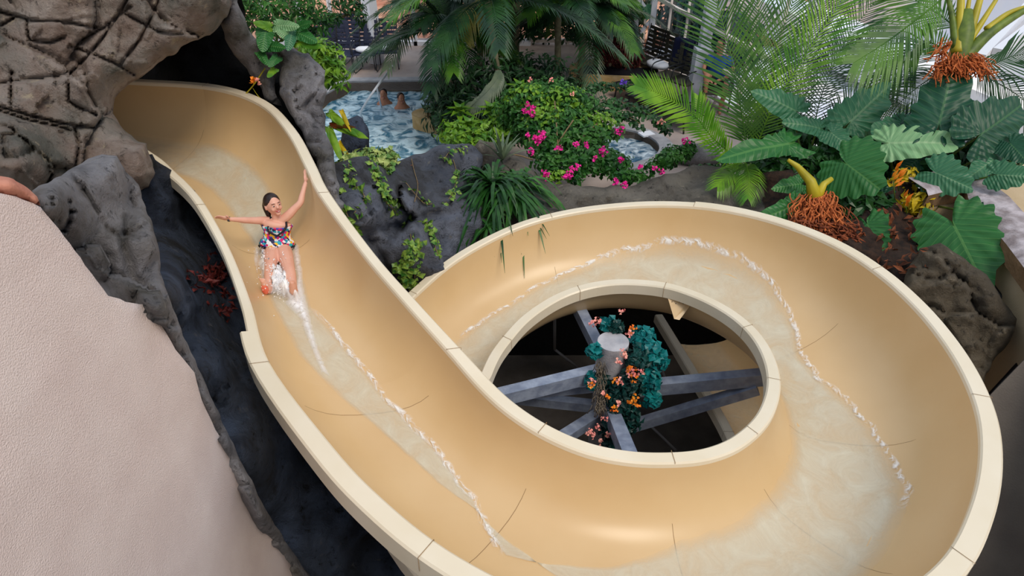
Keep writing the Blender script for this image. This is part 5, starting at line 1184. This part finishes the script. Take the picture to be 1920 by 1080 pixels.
# right glazed wall
W0=P(1226,112,0); W1=P(1298,165,0); dr=(W1-W0).normalized(); nr=V((-dr.y,dr.x,0))
if nr.x<0: nr=-nr
wn=thing('window_2',W0,None,None,None,'structure'); mb=MB(); WL=5.6
for z in (.12,.75,1.4,2.05,2.7,3.35,4.0,4.65): mb.beam(W0+V((0,0,z))-dr*.3,W0+dr*WL+V((0,0,z)),.07,.07)
k=-.3
while k<WL: mb.beam(W0+dr*k,W0+dr*k+V((0,0,4.9)),.05,.05); k+=.9
mb.build('window_frame','frame_warm',wn,smooth=False)
mb=MB(); a,b=W0-dr*.3+nr*.03,W0+dr*WL+nr*.03; mb.poly([a,b,b+V((0,0,4.9)),a+V((0,0,4.9))]); mb.build('pane','glass',wn,smooth=False)
# back glazed wall segment joining, with truss
WB=W0-dr*.3
tz=4.9
def truss(b,top,w1,label,n):
    mb=MB(); a0=b-nr*.42; a1=top-nr*.42; mb.beam(b,top,.13,.13); mb.beam(a0,a1,.11,.11)
    for i in range(5):
        p=b.lerp(top,i/5); q=a0.lerp(a1,(i+.5)/5); r_=b.lerp(top,(i+1)/5); mb.beam(p,q,.06,.06); mb.beam(q,r_,.06,.06)
    o=mb.build('trim_%d'%n,'white_paint',smooth=False); tag(o,kind='structure')
truss(W0-dr*.1-nr*.12,W0-dr*.1-nr*.12+V((0,0,4.9)),.1,None,10)
for (px_,py_),n in (((1304,188),11),((1475,235),12)):
    b=P(px_,py_,0); o=post('trim_%d'%n,None,[(b,b+V((0,0,4.9)),.20,.22),(b+V((0,0,.0)),b+V((0,0,1.1)),.34,.3),(b+V((0,0,1.2)),b+dr*1.6+V((0,0,4.2)),.07,.07)],'white_paint')
for i,(a,t) in enumerate((((1838,110),(1925,15)),((1812,128),(1900,40)),((1868,100),(1960,30)))):
    post('trim_%d'%(20+i),None,[(D(*a,9.6),D(*t,10.2),.12,.14)],'white_paint')
# back wall right part glazed above the planter
mb=MB(); B0=V((.5,18.8,0)); B1=W0-dr*.3
for z in (.1,1.2,2.4,3.6,4.8): mb.beam(V((.5,18.35,z)),V((B1.x,18.35,z)),.08,.08)
for k in range(4): x=.5+(B1.x-.5)*k/3; mb.beam(V((x,18.35,0)),V((x,18.35,4.9)),.07,.07)
o=mb.build('window_3','frame_warm',smooth=False); tag(o,kind='structure')
# outside: dark hedge close to the right glazing, bank further off with sunlight put into its near-white colour
shrub('dark hedge growing outside against the right glazed wall',[tuple(((W0+dr*(k*.9-1)+nr*1.1+V((0,0,.75))),(.7,.5,.75))) for k in range(4)],2200,.28,.1,'teal_dark',name='hedge',cat='hedge')
mb=MB()
for k in range(3): 
    a=W0+dr*(-4)+nr*(4.5+k*3.5); b=W0+dr*13+nr*(4.5+k*3.5); mb.beam(a+V((0,0,.4+k*.7)),b+V((0,0,.4+k*.7)),1.2,.8+k*1.4)
tag(mb.build('garden_terraces','daylit_ground',smooth=False),kind='structure')
# toys on the terrace
tb=thing('toy_rider',D(1825,345,8.2),'blue and red plastic play toy with yellow bars behind the stone coping','toy')
mb=MB(); mb.tube([D(1775,358,8.3),D(1800,350,8.3),D(1828,346,8.3)],[.06,.09,.07],10); mb.build('body','blue_toy',tb)
mb=MB(); mb.ell(D(1832,342,8.4),(.12,.1,.1)); mb.build('seat','red_toy',tb)
mb=MB(); mb.tube(cr1([D(1845,335,8.5),D(1862,318,8.5),D(1858,305,8.5),D(1850,303,8.5)],4),.035,8); mb.build('handle','blue_toy',tb)
mb=MB(); mb.tube([D(1812,305,8.5),D(1810,320,8.4)],.02,6); mb.tube([D(1800,346,8.2),D(1799,354,8.2)],.015,6); mb.build('bar','yellow_toy',tb)
mb=MB(); mb.ell(D(1806,312,8.55),(.07,.06,.05)); mb.build('knob','red_toy',tb)
#@@END
# ---------------------------------------------------------------- camera, light
cam=bpy.data.cameras.new('Camera'); co=bpy.data.objects.new('Camera',cam); link(co); co.location=(0,0,CAMZ); co.rotation_euler=(math.radians(55),0,0)
cam.sensor_width=36; cam.lens=F/1920*36; cam.clip_start=.05; cam.clip_end=200
sc=bpy.context.scene; sc.camera=co
w=bpy.data.worlds.new('World'); sc.world=w; w.use_nodes=True; nt=w.node_tree; bg=nt.nodes['Background']
tc=nt.nodes.new('ShaderNodeTexCoord'); sp=nt.nodes.new('ShaderNodeSeparateXYZ'); rp=nt.nodes.new('ShaderNodeValToRGB')
nt.links.new(tc.outputs['Generated'],sp.inputs[0]); nt.links.new(sp.outputs[2],rp.inputs[0]); nt.links.new(rp.outputs[0],bg.inputs[0])
rp.color_ramp.elements[0].position=0; rp.color_ramp.elements[0].color=(.95,.86,.78,1); rp.color_ramp.elements[1].position=.5; rp.color_ramp.elements[1].color=(.72,.84,1.0,1)
bg.inputs[1].default_value=.88
def sun(name,rot,e,c,ang):
    s=bpy.data.lights.new(name,'SUN'); s.energy=e; s.color=c; s.angle=math.radians(ang); o=bpy.data.objects.new(name,s); o.rotation_euler=[math.radians(x) for x in rot]; link(o)
sun('Sun',(28,22,0),1.8,(1,.9,.76),24)
sc.view_settings.view_transform='Standard'; sc.view_settings.look='None'; sc.view_settings.gamma=1; sc.view_settings.use_curve_mapping=False
sc.view_settings.exposure=0.0
